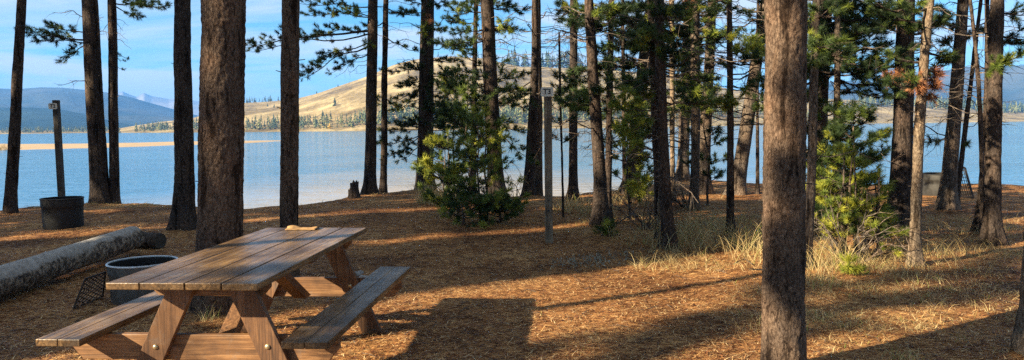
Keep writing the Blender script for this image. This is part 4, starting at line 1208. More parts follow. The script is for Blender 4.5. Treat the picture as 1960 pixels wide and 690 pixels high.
# more of the forest round the camp ground, behind the viewer and to the right
for x, y, H, z0, w in [(3, -3.5, 14, 6, 2.0), (7.5, -2, 14, 4.5, 2.2), (10.5, 2, 13, 3.5, 2.2), (12.5, 6.5, 13, 3, 2.0), (-1, -6, 15, 5, 2.2), (5, -8, 15, 3, 2.4), (10, -6, 15, 3, 2.4), (15, -1, 14, 3, 2.3), (16.5, 5, 14, 3, 2.2),
                       (-5, -4.5, 15, 5, 2.0), (1, -11, 15, 2, 2.4), (-4, -12, 15, 2, 2.4), (16, -9, 15, 2, 2.5), (19, 11, 14, 3, 2.2), (-9, -9, 15, 4, 2.2), (22, 3, 14, 3, 2.4), (8, -13, 15, 2, 2.6), (-12, -15, 16, 3, 2.4), (0.8, -1.6, 14, 8.5, 1.8)]:
    u_ = x * SY - y * SX; s_ = -(x * SX + y * SY)
    shade_pine(u_, s_, H, z0, w, 46, 0.15, 9, 0.6)
# ------------------------------------------------------------------ picnic table
TA = R(-4.35)
tb = empty("picnic_table", Vector((-1.655, 3.63, 0)) , TA)
tag(tb, "brown stained wooden picnic table with two attached benches", "picnic table")
TL = 2.0
top = MB(); x = -0.415
for w in (0.180, 0.238, 0.190, 0.190):
    top.box((x + w / 2, TL / 2 + random.uniform(-.004, .004), 0.7325 + random.uniform(-.0015, .0015)), (w - 0.006, TL, 0.036)); x += w
top.build("tabletop", M['top'], tb, bevel=0.004)
for sx_ in (-1, 1):
    b = MB(); c0 = -0.70 if sx_ < 0 else 0.603
    for k in (-1, 1): b.box((c0 + k * 0.0605, TL / 2, 0.432), (0.118, TL - 0.03, 0.038))
    b.build("bench_seat", M['top'], tb, bevel=0.004)
def leg(xt, zt, xb, zb, y, w=0.135, th=0.038, mat='leg_wood'):
    dirv = Vector((xb - xt, 0, zb - zt)).normalized(); s = abs(dirv.z)
    hw = w / 2 / s
    b = MB(); b.prism([(xb - hw, zb), (xb + hw, zb), (xt + hw, zt), (xt - hw, zt)], y - th / 2, y + th / 2)
    o = b.build("leg", M[mat], tb, bevel=0.003)
    return o
def xline(p, q, z): t = (z - q[1]) / (p[1] - q[1]); return q[0] + (p[0] - q[0]) * t
for y0, front in ((0.24, True), (TL - 0.27, False)):
    L0, L1 = (-.145, .67), (-.298, .352)
    R0, R1 = (.19, .67), (.325, .36)
    yl = y0 - 0.0 if front else y0
    leg(xline(L0, L1, .712), .712, xline(L0, L1, 0.0), 0.0, yl)
    leg(xline(R0, R1, .712), .712, xline(R0, R1, 0.0), 0.0, yl)
    b = MB(); b.prism([(-.80, .41), (-.80, .34), (-.74, .268), (.64, .268), (.70, .34), (.70, .41)], y0 + 0.021, y0 + 0.059)
    b.build("crossbeam", M['frame_wood'], tb, bevel=0.003)
    b = MB(); b.prism([(-.33, .712), (-.33, .67), (-.29, .625), (.29, .625), (.33, .67), (.33, .712)], y0 + 0.021, y0 + 0.059)
    b.build("cleat", M['frame_wood'], tb, bevel=0.003)
    for bx_ in (L1, R1):
        b = MB(); vs = [(0.0, -0.006), (0.010, -0.005), (0.015, 0.0), (0.015, 0.003)]
        bb = MB(); bb.lathe(vs, seg=14)
        rot = Matrix.Rotation(R(-90), 3, 'X')
        yy = yl - 0.019 - 0.003
        b.add([Matrix.Rotation(R(90), 3, 'X') @ Vector((p[0], p[1], -p[2])) + Vector((bx_[0] + 0.0, yy, bx_[1])) for p in bb.v], bb.f)
        b.build("bolt", M['bolt'], tb, smooth=True)
for y0, y1 in ((0.32, 0.92), (TL - 0.33, 1.0)):
    b = MB(); b.add([Vector((sx2, yy + dy, zz)) for yy, zz, dyy in ((y0, 0.30, 0.1), (y1, 0.712, 0.1)) for sx2 in (-.045, .045) for dy in (0, 0.11 if y1 > y0 else -0.11)],
                    [(0, 1, 3, 2), (4, 6, 7, 5), (0, 4, 5, 1), (2, 3, 7, 6), (0, 2, 6, 4), (1, 5, 7, 3)])
    b.build("brace", M['leg_wood'], tb, bevel=0.003)
b = MB(); b.box((0, 0.96, 0.693), (0.66, 0.09, 0.038)); b.build("cleat", M['frame_wood'], tb, bevel=0.003)

# crumpled paper on the far end
def crumple(name, c, w, d, hgt, rz, mat):
    n = 18; V = []; F = []
    for j in range(n + 1):
        for i in range(n + 1):
            u = i / n; v = j / n
            z = hgt * (0.35 + 0.9 * abs(mnoise.noise(Vector((u * 3.2, v * 3.2, 4.4)))) ) * (0.25 + 0.75 * math.sin(math.pi * v))
            z += hgt * 1.5 * math.exp(-((u - 0.12) ** 2 + (v - 0.6) ** 2) * 30) + hgt * 0.8 * math.exp(-((u - 0.93) ** 2 + (v - 0.5) ** 2) * 60)
            V.append(((u - .5) * w + 0.012 * mnoise.noise(Vector((v * 5, u * 4, 2))), (v - .5) * d + 0.014 * mnoise.noise(Vector((u * 5, v * 2, 8))), z))
    for j in range(n):
        for i in range(n): F.append((j * (n + 1) + i, j * (n + 1) + i + 1, (j + 1) * (n + 1) + i + 1, (j + 1) * (n + 1) + i))
    me = bpy.data.meshes.new(name); me.from_pydata(V, [], F); me.update(); me.shade_smooth()
    o = link_mesh(name, me, mat); o.location = c; o.rotation_euler = (0, 0, rz)
    m = o.modifiers.new("thick", 'SOLIDIFY'); m.thickness = 0.003; m.offset = 1
    return o
_p = Matrix.Rotation(TA, 3, 'Z') @ Vector((-0.375 + 0.285, TL - 0.09, 0)) + Vector((-1.655, 3.63, 0.7525))
tag(crumple("paper_bag", _p, 0.235, 0.12, 0.013, TA, M['paper']), "crumpled tan paper lying on the far end of the picnic table", "paper bag")

M['shaded_post'] = wood_mat('shaded_post', (0.02, 0.019, 0.02), (0.05, 0.047, 0.045), (0.10, 0.09, 0.085), 0.7, 'Z')  # lumber colour darkened to stand in for shade on the T2 post
# ------------------------------------------------------------------ site posts
def site_post(label, px, ybase, Y, ztop, w, dpt, text, tw, th, txo, yaw, zoff, mat='post_wood'):
    d = ray(px, ybase); x = d.x / d.y * Y
    g = gh(x, Y)
    e = empty("site_post", (x, Y, g), yaw); tag(e, label, "marker post", "numbered site posts")
    b = MB(); b.box((0, 0, (ztop - g - 0.15) / 2), (w, dpt, ztop - g + 0.15)); b.build("post", M[mat], e, bevel=0.006)
    s = MB()
    # panel with clipped corners
    hw, hh, k = tw / 2, th / 2, 0.012
    z0 = ztop - g - zoff
    s.prism([(txo - hw + k, z0 - hh), (txo + hw - k, z0 - hh), (txo + hw, z0 - hh + k), (txo + hw, z0 + hh - k), (txo + hw - k, z0 + hh), (txo - hw + k, z0 + hh), (txo - hw, z0 + hh - k), (txo - hw, z0 - hh + k)], -dpt / 2 - 0.008, -dpt / 2 - 0.002)
    sg = s.build("number_plate", M['sign'], e)
    cu = bpy.data.curves.new("number_curve", 'FONT'); cu.body = text; cu.size = th * 0.78; cu.align_x = 'CENTER'; cu.align_y = 'CENTER'; cu.extrude = 0.0008; cu.offset = 0.0022; cu.resolution_u = 4
    tmp = bpy.data.objects.new("number_curve", cu); COL.objects.link(tmp); dg = bpy.context.evaluated_depsgraph_get(); me = bpy.data.meshes.new_from_object(tmp.evaluated_get(dg)); bpy.data.objects.remove(tmp)
    me.materials.clear(); to = link_mesh("number_text", me, M['ink'])
    to.parent = sg; to.location = (txo, -dpt / 2 - 0.0095, z0); to.rotation_euler = (R(90), 0, 0)
    # bolt holes
    for zz in (0.55, 0.42):
        h = MB(); h.lathe([(0.0, 0.0), (0.009, 0.0)], seg=10)
        hh_ = MB(); hh_.add([Vector((p[0], -dpt / 2 - 0.003, p[1] + zz)) for p in h.v], h.f); hh_.build("bolt_hole", M['soot'], e)
    return e
site_post("weathered grey wooden post with a white T3 plate at its top", 1051, 466, 9.45, 2.0, 0.100, 0.09, "T3", 0.162, 0.118, -0.008, R(-4), 0.055)
site_post("shaded wooden post with a small T2 plate, behind the black fire ring", 121, 429, 12.1, 2.03, 0.085, 0.09, "T2", 0.135, 0.10, -0.03, R(4), 0.10, "shaded_post")

# ------------------------------------------------------------------ fire rings
def fire_ring(label, x, y, r, h, mat, rimmat, holes=False, notch=False):
    g = gh(x, y)
    e = empty("fire_ring", (x, y, g), 0.4); tag(e, label, "fire ring", "round metal fire rings")
    b = MB()
    b.lathe([(r * 0.90, -0.03), (r * 0.94, 0.03), (r * 0.96, h * 0.55), (r * 0.965, h * 0.70), (r * 0.99, h * 0.72), (r * 1.0, h * 0.80), (r * 1.0, h * 0.98)], seg=64)
    ib = MB(); ib.lathe([(r * 0.975, h * 0.99), (r * 0.95, h * 0.5), (r * 0.90, 0.03), (0.0, 0.02)], seg=64); ib.build("sooty_inside", M['soot'], e, smooth=True)
    m_ = M[mat]
    if holes:
        m_, t, bs, o = new_mat("perforated_enamel")
        c = coords(t, (1, 1, 1))
        sp = t.nodes.new("ShaderNodeSeparateXYZ"); t.links.new(c.outputs[0], sp.inputs[0])
        an = t.nodes.new("ShaderNodeMath"); an.operation = 'ARCTAN2'; t.links.new(sp.outputs[1], an.inputs[0]); t.links.new(sp.outputs[0], an.inputs[1])
        am = t.nodes.new("ShaderNodeMath"); am.operation = 'MULTIPLY'; am.inputs[1].default_value = r; t.links.new(an.outputs[0], am.inputs[0])
        cb_ = t.nodes.new("ShaderNodeCombineXYZ"); t.links.new(am.outputs[0], cb_.inputs[0]); t.links.new(sp.outputs[2], cb_.inputs[1])
        vo = t.nodes.new("ShaderNodeTexVoronoi"); vo.inputs["Scale"].default_value = 62; vo.inputs["Randomness"].default_value = 0.0; vo.voronoi_dimensions = '2D'
        mpp = t.nodes.new("ShaderNodeMapping"); mpp.inputs["Rotation"].default_value = (0, 0, R(45)); t.links.new(cb_.outputs[0], mpp.inputs[0]); t.links.new(mpp.outputs[0], vo.inputs["Vector"])
        lt = t.nodes.new("ShaderNodeMath"); lt.operation = 'LESS_THAN'; lt.inputs[1].default_value = 0.26; t.links.new(vo.outputs["Distance"], lt.inputs[0])
        lz = t.nodes.new("ShaderNodeMath"); lz.operation = 'LESS_THAN'; lz.inputs[1].default_value = h * 0.60; t.links.new(sp.outputs[2], lz.inputs[0])
        mu = t.nodes.new("ShaderNodeMath"); mu.operation = 'MULTIPLY'; t.links.new(lt.outputs[0], mu.inputs[0]); t.links.new(lz.outputs[0], mu.inputs[1])
        nn = noise_tex(t, c.outputs[0], 9, 5, 0.6)
        rr_ = ramp(t, [(0.3, (0.06, 0.06, 0.058)), (0.7, (0.14, 0.142, 0.138))]); t.links.new(nn.outputs["Fac"], rr_.inputs[0])
        t.links.new(mix(t, mu.outputs[0], rr_.outputs[0], (0.03, 0.03, 0.03)), bs.inputs["Base Color"]); bs.inputs["Roughness"].default_value = 0.4; bs.inputs["Metallic"].default_value = 0.2
    b.build("drum", m_, e, smooth=True)
    rm = MB()
    rm.lathe([(r * 1.0 + 0.010 * math.cos(a), h + 0.010 * math.sin(a)) for a in np.linspace(0, 2 * math.pi, 9)], seg=64)
    rm.build("rim", M[rimmat], e, smooth=True)
    return e
M['stained_metal'] = plain('stained_steel', (0.03, 0.029, 0.028), 0.6, 0.2, 0.85, 5)
_g = on_ground(264, 588)
fire_ring("grey enamel fire ring with perforated sides beside the picnic table", -3.30, 6.45, 0.282, 0.335, 'grey_enamel', 'rim_enamel', True)
_b = on_ground(127, 433)
fire_ring("black fire ring on the left in front of the T2 post", _b.x, 11.6, 0.30, 0.47, 'black_metal', 'black_metal')
_r = on_ground(1806, 376)
fire_ring("sooty fire ring by the water at far right behind the leaning trunk", _r.x + 0.1, 14.9, 0.37, 0.45, 'stained_metal', 'black_metal')

def grate(label, P, nx_, ny_, diag, r=0.004, fr=0.007):
    c = sum((Vector(p) for p in P), Vector()) / 4
    e = empty("grill_grate", Vector((c.x, c.y, 0))); tag(e, label, "grate", "loose grill grates")
    P = [Vector(p) - Vector((c.x, c.y, 0)) for p in P]
    b = MB()
    for i in range(4): b.tube([P[i], P[(i + 1) % 4]], [fr, fr], 5)
    b.build("frame", M['rust_metal'], e)
    b = MB()
    def q(u, v): return P[0].lerp(P[1], u).lerp(P[3].lerp(P[2], u), v)
    if diag:
        for k in range(-ny_, nx_ + 1):
            for s in (1, -1):
                a = k / nx_
                pts = []
                for v in (0, 1):
                    u = a + v * ny_ / nx_ if s == 1 else a + (1 - v) * ny_ / nx_
                    pts.append((u, v))
                (u0, v0), (u1, v1) = pts
                # clip to 0..1 in u
                def clip(u0, v0, u1, v1):
                    if u0 > u1: u0, v0, u1, v1 = u1, v1, u0, v0
                    if u1 < 0 or u0 > 1: return None
                    if u0 < 0: v0 = v0 + (v1 - v0) * (0 - u0) / (u1 - u0); u0 = 0
                    if u1 > 1: v1 = v0 + (v1 - v0) * (1 - u0) / (u1 - u0); u1 = 1
                    return u0, v0, u1, v1
                cc = clip(u0, v0, u1, v1)
                if cc: b.tube([q(cc[0], cc[1]), q(cc[2], cc[3])], [r, r], 4)
    else:
        for i in range(1, nx_): b.tube([q(i / nx_, 0), q(i / nx_, 1)], [r, r], 4)
        for i in range(1, ny_): b.tube([q(0, i / ny_), q(1, i / ny_)], [r, r], 4)
    b.build("mesh_bars", M['rust_metal'], e)
    return e
grate("dark diamond mesh grill grate leaning on the left side of the grey fire ring", [at(163, 534, 6.15), at(202, 521, 6.42), on_ground(197, 568, 0.015), on_ground(140, 592, 0.015)], 5, 7, True)
grate("rusty grid grate leaning on the right side of the far fire ring", [at(1822, 318, 14.7), at(1847, 322, 14.5), at(1863, 379, 14.2), at(1838, 379, 14.3)], 6, 9, False, 0.006, 0.022)

# ------------------------------------------------------------------ logs and stump
def log(label, A, B, ra, rb, name, matn, endm, group=None, seg=28):
    A = Vector(A); B = Vector(B)
    e = empty(name, (A + B) / 2 - Vector((0, 0, max(ra, rb)))); tag(e, label, "log", group)
    o_ = e.location
    n = 90 if (B - A).length > 2 else 14
    ax = (B - A).normalized(); s = ax.cross(Vector((0, 0, 1))).normalized(); u = s.cross(ax)
    V = []; F = []
    for i in range(n + 1):
        t = i / n; p = A.lerp(B, t) + s * 0.05 * mnoise.noise(Vector((t * 2.5, 3, 0))) * (B - A).length / 4
        r = ra + (rb - ra) * t
        if i in (0, n): r *= 0.93
        for k in range(seg):
            a = 2 * math.pi * k / seg
            rr = r * (1 + 0.05 * mnoise.noise(Vector((math.cos(a) * 1.3, math.sin(a) * 1.3, t * 6))) + 0.035 * mnoise.noise(Vector((math.cos(a) * 4, math.sin(a) * 4, t * (B - A).length * 7))))
            V.append(p + (s * math.cos(a) + u * math.sin(a)) * rr - o_)
    for i in range(n):
        for k in range(seg):
            k2 = (k + 1) % seg
            F.append((i * seg + k, (i + 1) * seg + k, (i + 1) * seg + k2, i * seg + k2))
    me = bpy.data.meshes.new("bark"); me.from_pydata([tuple(v) for v in V], [], F); me.update(); me.shade_smooth()
    link_mesh("bark", me, M[matn], e)
    eb = MB()
    for ii, c in ((0, A), (n, B)):
        ring = [Vector(V[ii * seg + k]) for k in range(seg)]
        cc = sum(ring, Vector()) / seg
        eb.add(ring + [cc], [(k, (k + 1) % seg, seg) for k in range(seg)])
    eb.build("cut_end", M[endm], e)
    return e
def log_mat():
    m, t, b, o = new_mat("mottled_log")
    c = coords(t)
    n = noise_tex(t, c.outputs[0], 17, 8, 0.72, 0.6)
    n2 = noise_tex(t, c.outputs[0], 2.2, 3, 0.6)
    geo = t.nodes.new("ShaderNodeNewGeometry")
    sp = t.nodes.new("ShaderNodeSeparateXYZ"); t.links.new(geo.outputs["Normal"], sp.inputs[0])
    # upward side painted paler grey, as lit by the sky
    ad = t.nodes.new("ShaderNodeMath"); ad.operation = 'MULTIPLY_ADD'; ad.inputs[1].default_value = 1.6; t.links.new(n2.outputs["Fac"], ad.inputs[0])
    t.links.new(sp.outputs[2], ad.inputs[2])
    mr = t.nodes.new("ShaderNodeMapRange"); mr.inputs[1].default_value = 1.25; mr.inputs[2].default_value = 1.45; t.links.new(ad.outputs[0], mr.inputs[0])
    bark = ramp(t, [(0.40, (0.022, 0.017, 0.014)), (0.485, (0.085, 0.062, 0.044)), (0.54, (0.24, 0.185, 0.135)), (0.66, (0.44, 0.37, 0.29))]); t.links.new(n.outputs["Fac"], bark.inputs[0])
    bare = ramp(t, [(0.35, (0.22, 0.195, 0.17)), (0.65, (0.44, 0.40, 0.35))]); t.links.new(n.outputs["Fac"], bare.inputs[0])  # grey of the sky-lit top, put into the colour
    t.links.new(mix(t, mr.outputs[0], bark.outputs[0], bare.outputs[0]), b.inputs["Base Color"])
    b.inputs["Roughness"].default_value = 0.85; bump(t, b, n.outputs["Fac"], 0.7, 0.025)
    return m
M['mottled'] = log_mat()
E1 = at(258, 456, 9.0); E0 = Vector((-4.58, 5.2, 0.19))
log("long fallen log with patchy mottled bark lying on the left", (E0.x, E0.y, 0.155), (E1.x, E1.y, 0.20), 0.145, 0.138, "fallen_log", 'mottled', 'endgrain')
g = on_ground(290, 478)
log("short dark log block under the far end of the long fallen log", (g.x - 0.36, g.y + 0.22, 0.10), (g.x + 0.10, g.y + 0.04, 0.10), 0.105, 0.105, "log_block", 'log', 'endgrain')

def stump(label, px, py, w, h):
    g = on_ground(px, py); g.z = gh(g.x, g.y)
    b = MB(); seg = 16; vs = []; fs = []
    rows = 8
    for i in range(rows + 1):
        t = i / rows
        for k in range(seg):
            a = 2 * math.pi * k / seg
            r = w / 2 * (1 + 0.9 * math.exp(-t * 7) + 0.12 * mnoise.noise(Vector((math.cos(a) * 2, math.sin(a) * 2, t * 2))))
            hh = h * (0.82 + 0.28 * mnoise.noise(Vector((math.cos(a) * 2.6 + 4, math.sin(a) * 2.6, 0))))
            vs.append((r * math.cos(a), r * math.sin(a), hh * t - 0.03 * (1 - t)))
    for i in range(rows):
        for k in range(seg): fs.append((i * seg + k, i * seg + (k + 1) % seg, (i + 1) * seg + (k + 1) % seg, (i + 1) * seg + k))
    vs.append((0, 0, h * 0.7)); c = len(vs) - 1
    for k in range(seg): fs.append((rows * seg + k, rows * seg + (k + 1) % seg, c))
    b.add(vs, fs); o = b.build("stump", M['bark'], smooth=False); o.location = g
    tag(o, label, "stump")
stump("broken dark stump on the bank beside the pine with boughs sweeping left", 679, 380, 0.19, 0.42)
stump("low dark stump at the foot of the stump by the bank edge", 671, 379, 0.10, 0.22)

# stones and roots behind the table's right bench
def rock(label, px, py, s, sq=0.55):
    g = on_ground(px, py); g.z = gh(g.x, g.y) + s * 0.12
    bm_v = []; 
    import bmesh
    bm = bmesh.new(); bmesh.ops.create_icosphere(bm, subdivisions=3, radius=1)
    sd = random.random() * 40
    for v in bm.verts:
        k = 1 + 0.35 * mnoise.noise(v.co * 1.4 + Vector((sd, 0, 0))) + 0.1 * mnoise.noise(v.co * 4 + Vector((sd, 0, 0)))
        v.co = Vector((v.co.x * s * k, v.co.y * s * 0.8 * k, v.co.z * s * sq * k))
    me = bpy.data.meshes.new("stone"); bm.to_mesh(me); bm.free(); me.shade_smooth()
    o = link_mesh("stone", me, M['stone']); o.location = g; o.rotation_euler = (0, 0, random.uniform(0, 6))
    tag(o, label, "stone", "small pale stones")
rock("flattest pale stone beyond the right bench, nearest its far end", 697, 533, 0.07, 0.4)
rock("pale stone beyond the right bench, middle of the little cluster", 678, 527, 0.075)
rock("small pale stone beyond the right bench, leftmost of the cluster", 664, 535, 0.05)
rock("small pale stone beyond the right bench, farthest of the cluster", 690, 521, 0.045)

# ------------------------------------------------------------------ grass and litter
def blades(acc, base, n, h, spread, lean=0.35, w=0.004, droop=0.5, tint=0.5, tvar=0.2, green=0.0):
    """bent grass blades as chains of three narrow triangles/quads"""
    for i in range(n):
        a = random.uniform(0, 6.283); r = spread * math.sqrt(random.random())
        p = Vector(base) + Vector((math.cos(a) * r, math.sin(a) * r, -0.01))
        L = h * random.uniform(0.45, 1.1)
        d = Vector((random.gauss(0, lean), random.gauss(0, lean), 1)).normalized()
        sd = Vector((random.uniform(-1, 1), random.uniform(-.4, .4), 0)).normalized() * w / 2
        hx = Vector((d.x, d.y, 0)); hx = hx.normalized() if hx.length > 1e-3 else Vector((1, 0, 0))
        pts = [p]; cur = d.copy()
        for k in range(4):
            pts.append(pts[-1] + cur * L / 4)
            cur = (cur + hx * droop * 0.35 - Vector((0, 0, droop * 0.28 * (k + 0.5)))).normalized()
        tt = tint + random.gauss(0, tvar)
        if random.random() < green: tt = 1.0
        tris = []
        for k in range(4):
            w0 = sd * (1 - k / 4.6); w1 = sd * (1 - (k + 1) / 4.6)
            tris.append((pts[k] - w0, pts[k] + w0, pts[k + 1] + w1)); tris.append((pts[k] - w0, pts[k + 1] + w1, pts[k + 1] - w1))
        acc.add(np.array([[list(v) for v in t_] for t_ in tris]), np.full(8, np.clip(tt, 0, 1)))

def clump(label, px, py, n, h, spread, **k):
    g = on_ground(px, py); g.z = gh(g.x, g.y)
    acc = NP(); blades(acc, (0, 0, 0), n, h, spread, **k)
    o = acc.build("grass_clump", M['grass']); o.location = g
    tag(o, label, "grass clump", "tall dry grass clumps")
clump("tall tan grass clump at the left foot of the bushy saplings", 832, 388, 300, 0.62, 0.42, w=0.009, lean=0.35, tint=0.6)
clump("pale grass clump on the bank behind the crossed pair of pines", 1205, 390, 260, 0.5, 0.7, w=0.009, tint=0.5)
clump("pale grass clump on the bank between the slim pine and the nearer pine with pegs", 1122, 402, 260, 0.42, 0.6, w=0.009, tint=0.65)
clump("tall golden grass clump around the thin bleached stems", 1300, 470, 120, 0.75, 0.45, w=0.007, lean=0.4, droop=0.7, tint=0.7)
clump("tall golden grass clump behind the V of the leaning pine and the thin pole pine", 1365, 440, 140, 0.6, 0.5, w=0.008, lean=0.35, droop=0.6, tint=0.65)
clump("dense golden grass clump just left of the nearest right trunk's foot", 1432, 470, 150, 0.6, 0.4, w=0.007, lean=0.35, droop=0.6, tint=0.7)
clump("arching tall grass clump between the rough dark pine and the straight grey pine", 1322, 458, 110, 0.72, 0.35, w=0.006, lean=0.4, droop=0.7, tint=0.6)
clump("arching tall grass clump at the foot of the thin near pole-like pine", 1400, 478, 80, 0.6, 0.4, w=0.006, lean=0.4, droop=0.8, tint=0.6)
clump("tall grass clump left of the nearest right trunk", 1445, 500, 90, 0.55, 0.35, w=0.005, lean=0.35, droop=0.7, tint=0.65)
clump("upright straw clump behind the nearest right trunk's right side", 1575, 510, 150, 0.55, 0.4, w=0.005, tint=0.75)
clump("sparse tall stalks in front of the sunlit young pine", 1545, 548, 70, 0.45, 0.3, w=0.004, tint=0.75)
clump("sparse grass clump left of the pale dead stems", 1205, 462, 40, 0.4, 0.3, w=0.005, tint=0.5)
clump("tan grass clump between the two rightmost groups of trunks", 1815, 490, 70, 0.42, 0.35, w=0.005, tint=0.5)
clump("thin pale grass clump in front of the rightmost trunks", 1868, 520, 40, 0.36, 0.3, w=0.004, tint=0.6)
clump("short tan stalks between the sunlit young pine and the pale-patched pine", 1700, 525, 80, 0.35, 0.3, w=0.005, tint=0.55)
clump("green and tan grass clump at the bottom of the picture left of the corner trunk", 1725, 690, 60, 0.16, 0.15, w=0.004, tint=0.7, green=0.3)
clump("tiny dry grass clump on the ground under the picnic table", 398, 615, 30, 0.2, 0.08, w=0.004, tint=0.8)

def scatter_grass():
    acc = NP()
    def region(px0, px1, py0, py1, n, h0, h1, per, green=0.03, tint=0.5, w=0.0045, cond=None):
        for i in range(n):
            px = random.uniform(px0, px1); py = random.uniform(py0, py1)
            g = on_ground(px, py)
            if mnoise.noise(Vector((g.x * 0.9, g.y * 0.9, 7))) < -0.15: continue
            g.z = gh(g.x, g.y)
            blades(acc, g, per, random.uniform(h0, h1), 0.07, lean=0.6, w=w, droop=0.9, tint=tint, green=green)
    region(1200, 1960, 415, 520, 1000, 0.10, 0.34, 6, tint=0.55)
    region(1540, 1960, 480, 620, 360, 0.06, 0.2, 5, tint=0.6)
    region(1400, 1800, 470, 640, 420, 0.05, 0.22, 5, tint=0.7)
    region(1560, 1960, 560, 690, 200, 0.04, 0.13, 4, tint=0.7, green=0.1)
    region(1050, 1260, 395, 430, 160, 0.06, 0.2, 5, w=0.006)
    region(700, 1480, 352, 385, 260, 0.05, 0.2, 5, w=0.008)
    region(940, 1240, 400, 450, 120, 0.04, 0.12, 4, green=0.3, w=0.006)
    region(1000, 1400, 560, 690, 60, 0.03, 0.08, 3, tint=0.8)
    region(0, 330, 388, 400, 130, 0.06, 0.16, 5, w=0.008, tint=0.35, green=0.3)
    region(430, 640, 388, 400, 60, 0.05, 0.12, 4, w=0.008, tint=0.35, green=0.4)
    region(250, 420, 445, 520, 60, 0.03, 0.1, 4, tint=0.6)
    tag(acc.build("dry_grass", M['grass']), "short straw coloured grass scattered over the ground", "grass", kind="stuff")
    # reeds standing in the shallows past the bank
    acc = NP()
    for i in range(240):
        px = random.uniform(1120, 1440); py = 352
        Y = random.uniform(21, 24.5); d = ray(px, 345); x = d.x / d.y * Y
        blades(acc, (x, Y, -1.9), 2, random.uniform(1.0, 1.6) if px < 1180 or 1260 < px < 1300 else random.uniform(0.5, 1.1), 0.2, lean=0.12, w=0.014, droop=0.15, tint=0.75)
    tag(acc.build("reeds", M['grass']), "thin pale reeds standing in the shallow water past the bank", "reeds", kind="stuff")
    # rusty grass on the far left of the sand bar
    acc = NP()
    for i in range(260):
        g = on_ground(random.uniform(-120, 14), random.uniform(281, 289), WATER_Z)
        blades(acc, g, 4, random.uniform(0.5, 1.3), 0.8, lean=0.2, w=0.06, droop=0.3, tint=0.12)
    tag(acc.build("shore_grass", M['grass']), "rusty brown grass on the sand bar at the left edge", "grass", kind="stuff")
scatter_grass()

def litter():
    N = 170000
    r_ = np.random.default_rng(11)
    # more of them near the camera, spread over the wedge that is seen
    Y = 3.2 * (16.0 / 3.2) ** r_.random(N)
    X = (r_.random(N) * 2 - 1) * (0.78 * Y + 0.4)
    a = r_.random(N) * np.pi * 2
    L = (0.03 + 0.045 * r_.random(N)); W = 0.0010 + 0.0015 * r_.random(N) + 0.0001 * Y
    el = r_.normal(0, 0.16, N)
    # height of the ground, sampled on a grid
    gx = np.linspace(-14, 14, 281); gy = np.linspace(2, 18, 161)
    G = np.array([[gh(x, y) for x in gx] for y in gy])
    fx = np.clip((X + 14) / 0.1, 0, 279.999); fy = np.clip((Y - 2) / 0.1, 0, 159.999)
    ix = fx.astype(int); iy = fy.astype(int); ux = fx - ix; uy = fy - iy
    Z = (G[iy, ix] * (1 - ux) * (1 - uy) + G[iy, ix + 1] * ux * (1 - uy) + G[iy + 1, ix] * (1 - ux) * uy + G[iy + 1, ix + 1] * ux * uy) + 0.002 + 0.010 * r_.random(N)
    ly = np.interp(X, _lx, _ly)
    keep = (Y < ly - 0.3) & (np.abs(X) < 13.5)
    d = np.stack([np.cos(a) * np.cos(el), np.sin(a) * np.cos(el), np.abs(np.sin(el))], 1) * L[:, None]
    s = np.stack([-np.sin(a), np.cos(a), 0 * a], 1) * W[:, None]
    p = np.stack([X, Y, Z], 1)
    t1 = np.stack([p - s, p + s, p + d], 1)[keep]
    tint = np.clip(r_.normal(0.5, 0.24, N), 0, 1)[keep]
    acc = NP(); acc.add(t1, tint)
    tag(acc.build("pine_needle_litter", M['litter']), "fallen orange and straw pine needles covering the camp ground", "pine needles", kind="stuff")
    # low grey-green cover beside the path to the post
    acc = NP()
    for i in range(420):
        px = random.gauss(1140, 45); py = 495 - (px - 1140) * 0.09 + random.gauss(0, 7)
        g = on_ground(px, py); g.z = gh(g.x, g.y)
        d_ = rv(1); d_.z = abs(d_.z) + .4; d_.normalize()
        s_ = d_.orthogonal().normalized() * 0.008; q = g + d_ * random.uniform(0.015, 0.05)
        acc.add(np.array([[list(g - s_), list(g + s_), list(q)]]), np.array([random.random()]))
    tag(acc.build("ground_cover", M['sage']), "low grey-green leaves spreading on the ground right of the T3 post", "ground cover", kind="stuff")
litter()

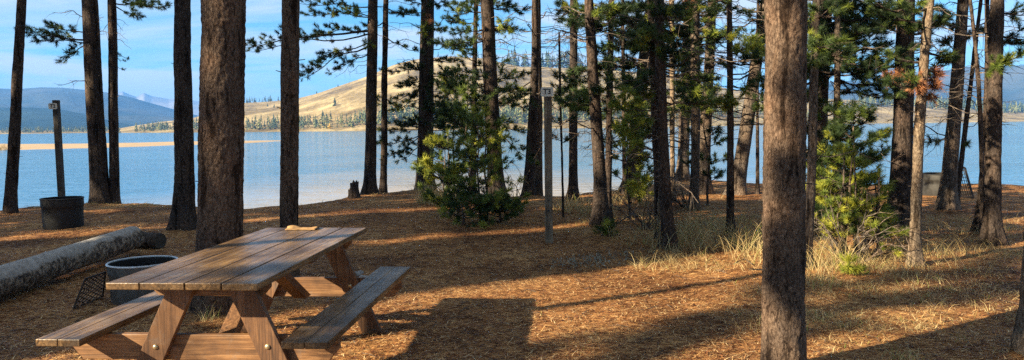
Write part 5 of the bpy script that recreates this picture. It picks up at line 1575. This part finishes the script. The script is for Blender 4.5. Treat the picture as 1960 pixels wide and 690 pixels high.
def twigs():
    r_ = random.Random(5); b = MB()
    for i in range(420):
        Y = 4.2 * (12 / 4.2) ** r_.random(); x = (r_.random() * 2 - 1) * 0.74 * Y
        if Y > lip_y(x) - 0.4: continue
        a = r_.uniform(0, 6.28); L = r_.uniform(0.05, 0.22); z = gh(x, Y) + 0.008
        p = Vector((x, Y, z)); q = p + Vector((math.cos(a) * L, math.sin(a) * L, r_.uniform(0, 0.02)))
        m_ = p.lerp(q, 0.5) + Vector((r_.gauss(0, .01), r_.gauss(0, .01), 0.008)); r = r_.uniform(0.0015, 0.004)
        b.tube([p, m_, q], [r, r * 0.8, r * 0.4], 4)
    tag(b.build("fallen_twigs", M['twig']), "small dead twigs strewn over the needle covered ground", "twigs", kind="stuff")
    # bark chips
    acc = NP()
    for i in range(2600):
        Y = 3.8 * (13 / 3.8) ** r_.random(); x = (r_.random() * 2 - 1) * 0.74 * Y
        if Y > lip_y(x) - 0.4: continue
        s_ = r_.uniform(0.006, 0.02); z = gh(x, Y) + 0.012
        P = [Vector((x + r_.gauss(0, s_), Y + r_.gauss(0, s_), z + r_.uniform(-.004, .008))) for k in range(3)]
        acc.add(np.array([[list(p) for p in P]]), np.array([r_.random() ** 2 * 0.5]))
    tag(acc.build("bark_chips", M['litter']), "dark bark chips mixed into the fallen needles", "bark chips", kind="stuff")
twigs()

# fallen sticks
def stick(label, pts_px, r):
    P = []
    for px, py, lift in pts_px:
        g = on_ground(px, py); g.z = gh(g.x, g.y) + r + lift; P.append(g)
    b = MB(); o_ = P[0].copy()
    b.tube([p - o_ for p in P], [r * (1 - 0.7 * i / (len(P) - 1)) for i in range(len(P))], 6)
    o = b.build("fallen_stick", M['twig']); o.location = o_
    tag(o, label, "stick", "fallen sticks")
stick("pale curved fallen branch in front of the bare shrub by the dead stems", [(1180, 430, 0.0), (1210, 425, 0.1), (1235, 405, 0.3), (1240, 375, 0.5)], 0.012)
stick("thin stick on the ground left of the nearest right trunk", [(1408, 505, 0.01), (1425, 500, 0.03), (1440, 512, 0.02)], 0.01)
stick("short pale stick lying on the needles in the table's shadow", [(880, 598, 0), (892, 592, 0.01), (905, 598, 0)], 0.005)
stick("small pale stick on the dark ground left of the near bench", [(143, 617, 0), (150, 615, 0.003), (158, 618, 0)], 0.007)
stick("thin pale stick by the corner trunk at the lower right edge", [(1925, 543, 0), (1945, 541, 0.02), (1960, 552, 0.01)], 0.006)

# ------------------------------------------------------------------ air
hz = MB(); hz.box((0, 3400, 207), (15000, 9300, 426))
hm = bpy.data.materials.new("haze"); hm.use_nodes = True
ht = hm.node_tree; ht.nodes.clear()
ho = ht.nodes.new("ShaderNodeOutputMaterial"); hv = ht.nodes.new("ShaderNodeVolumePrincipled")
hv.inputs["Color"].default_value = (0.13, 0.40, 1.0, 1); hv.inputs["Density"].default_value = 0.00014; hv.inputs["Anisotropy"].default_value = 0.0
ht.links.new(hv.outputs[0], ho.inputs[1])
hzo = hz.build("haze", hm); tag(hzo, "thin blue air haze over the lake and mountains", "haze", kind="stuff")
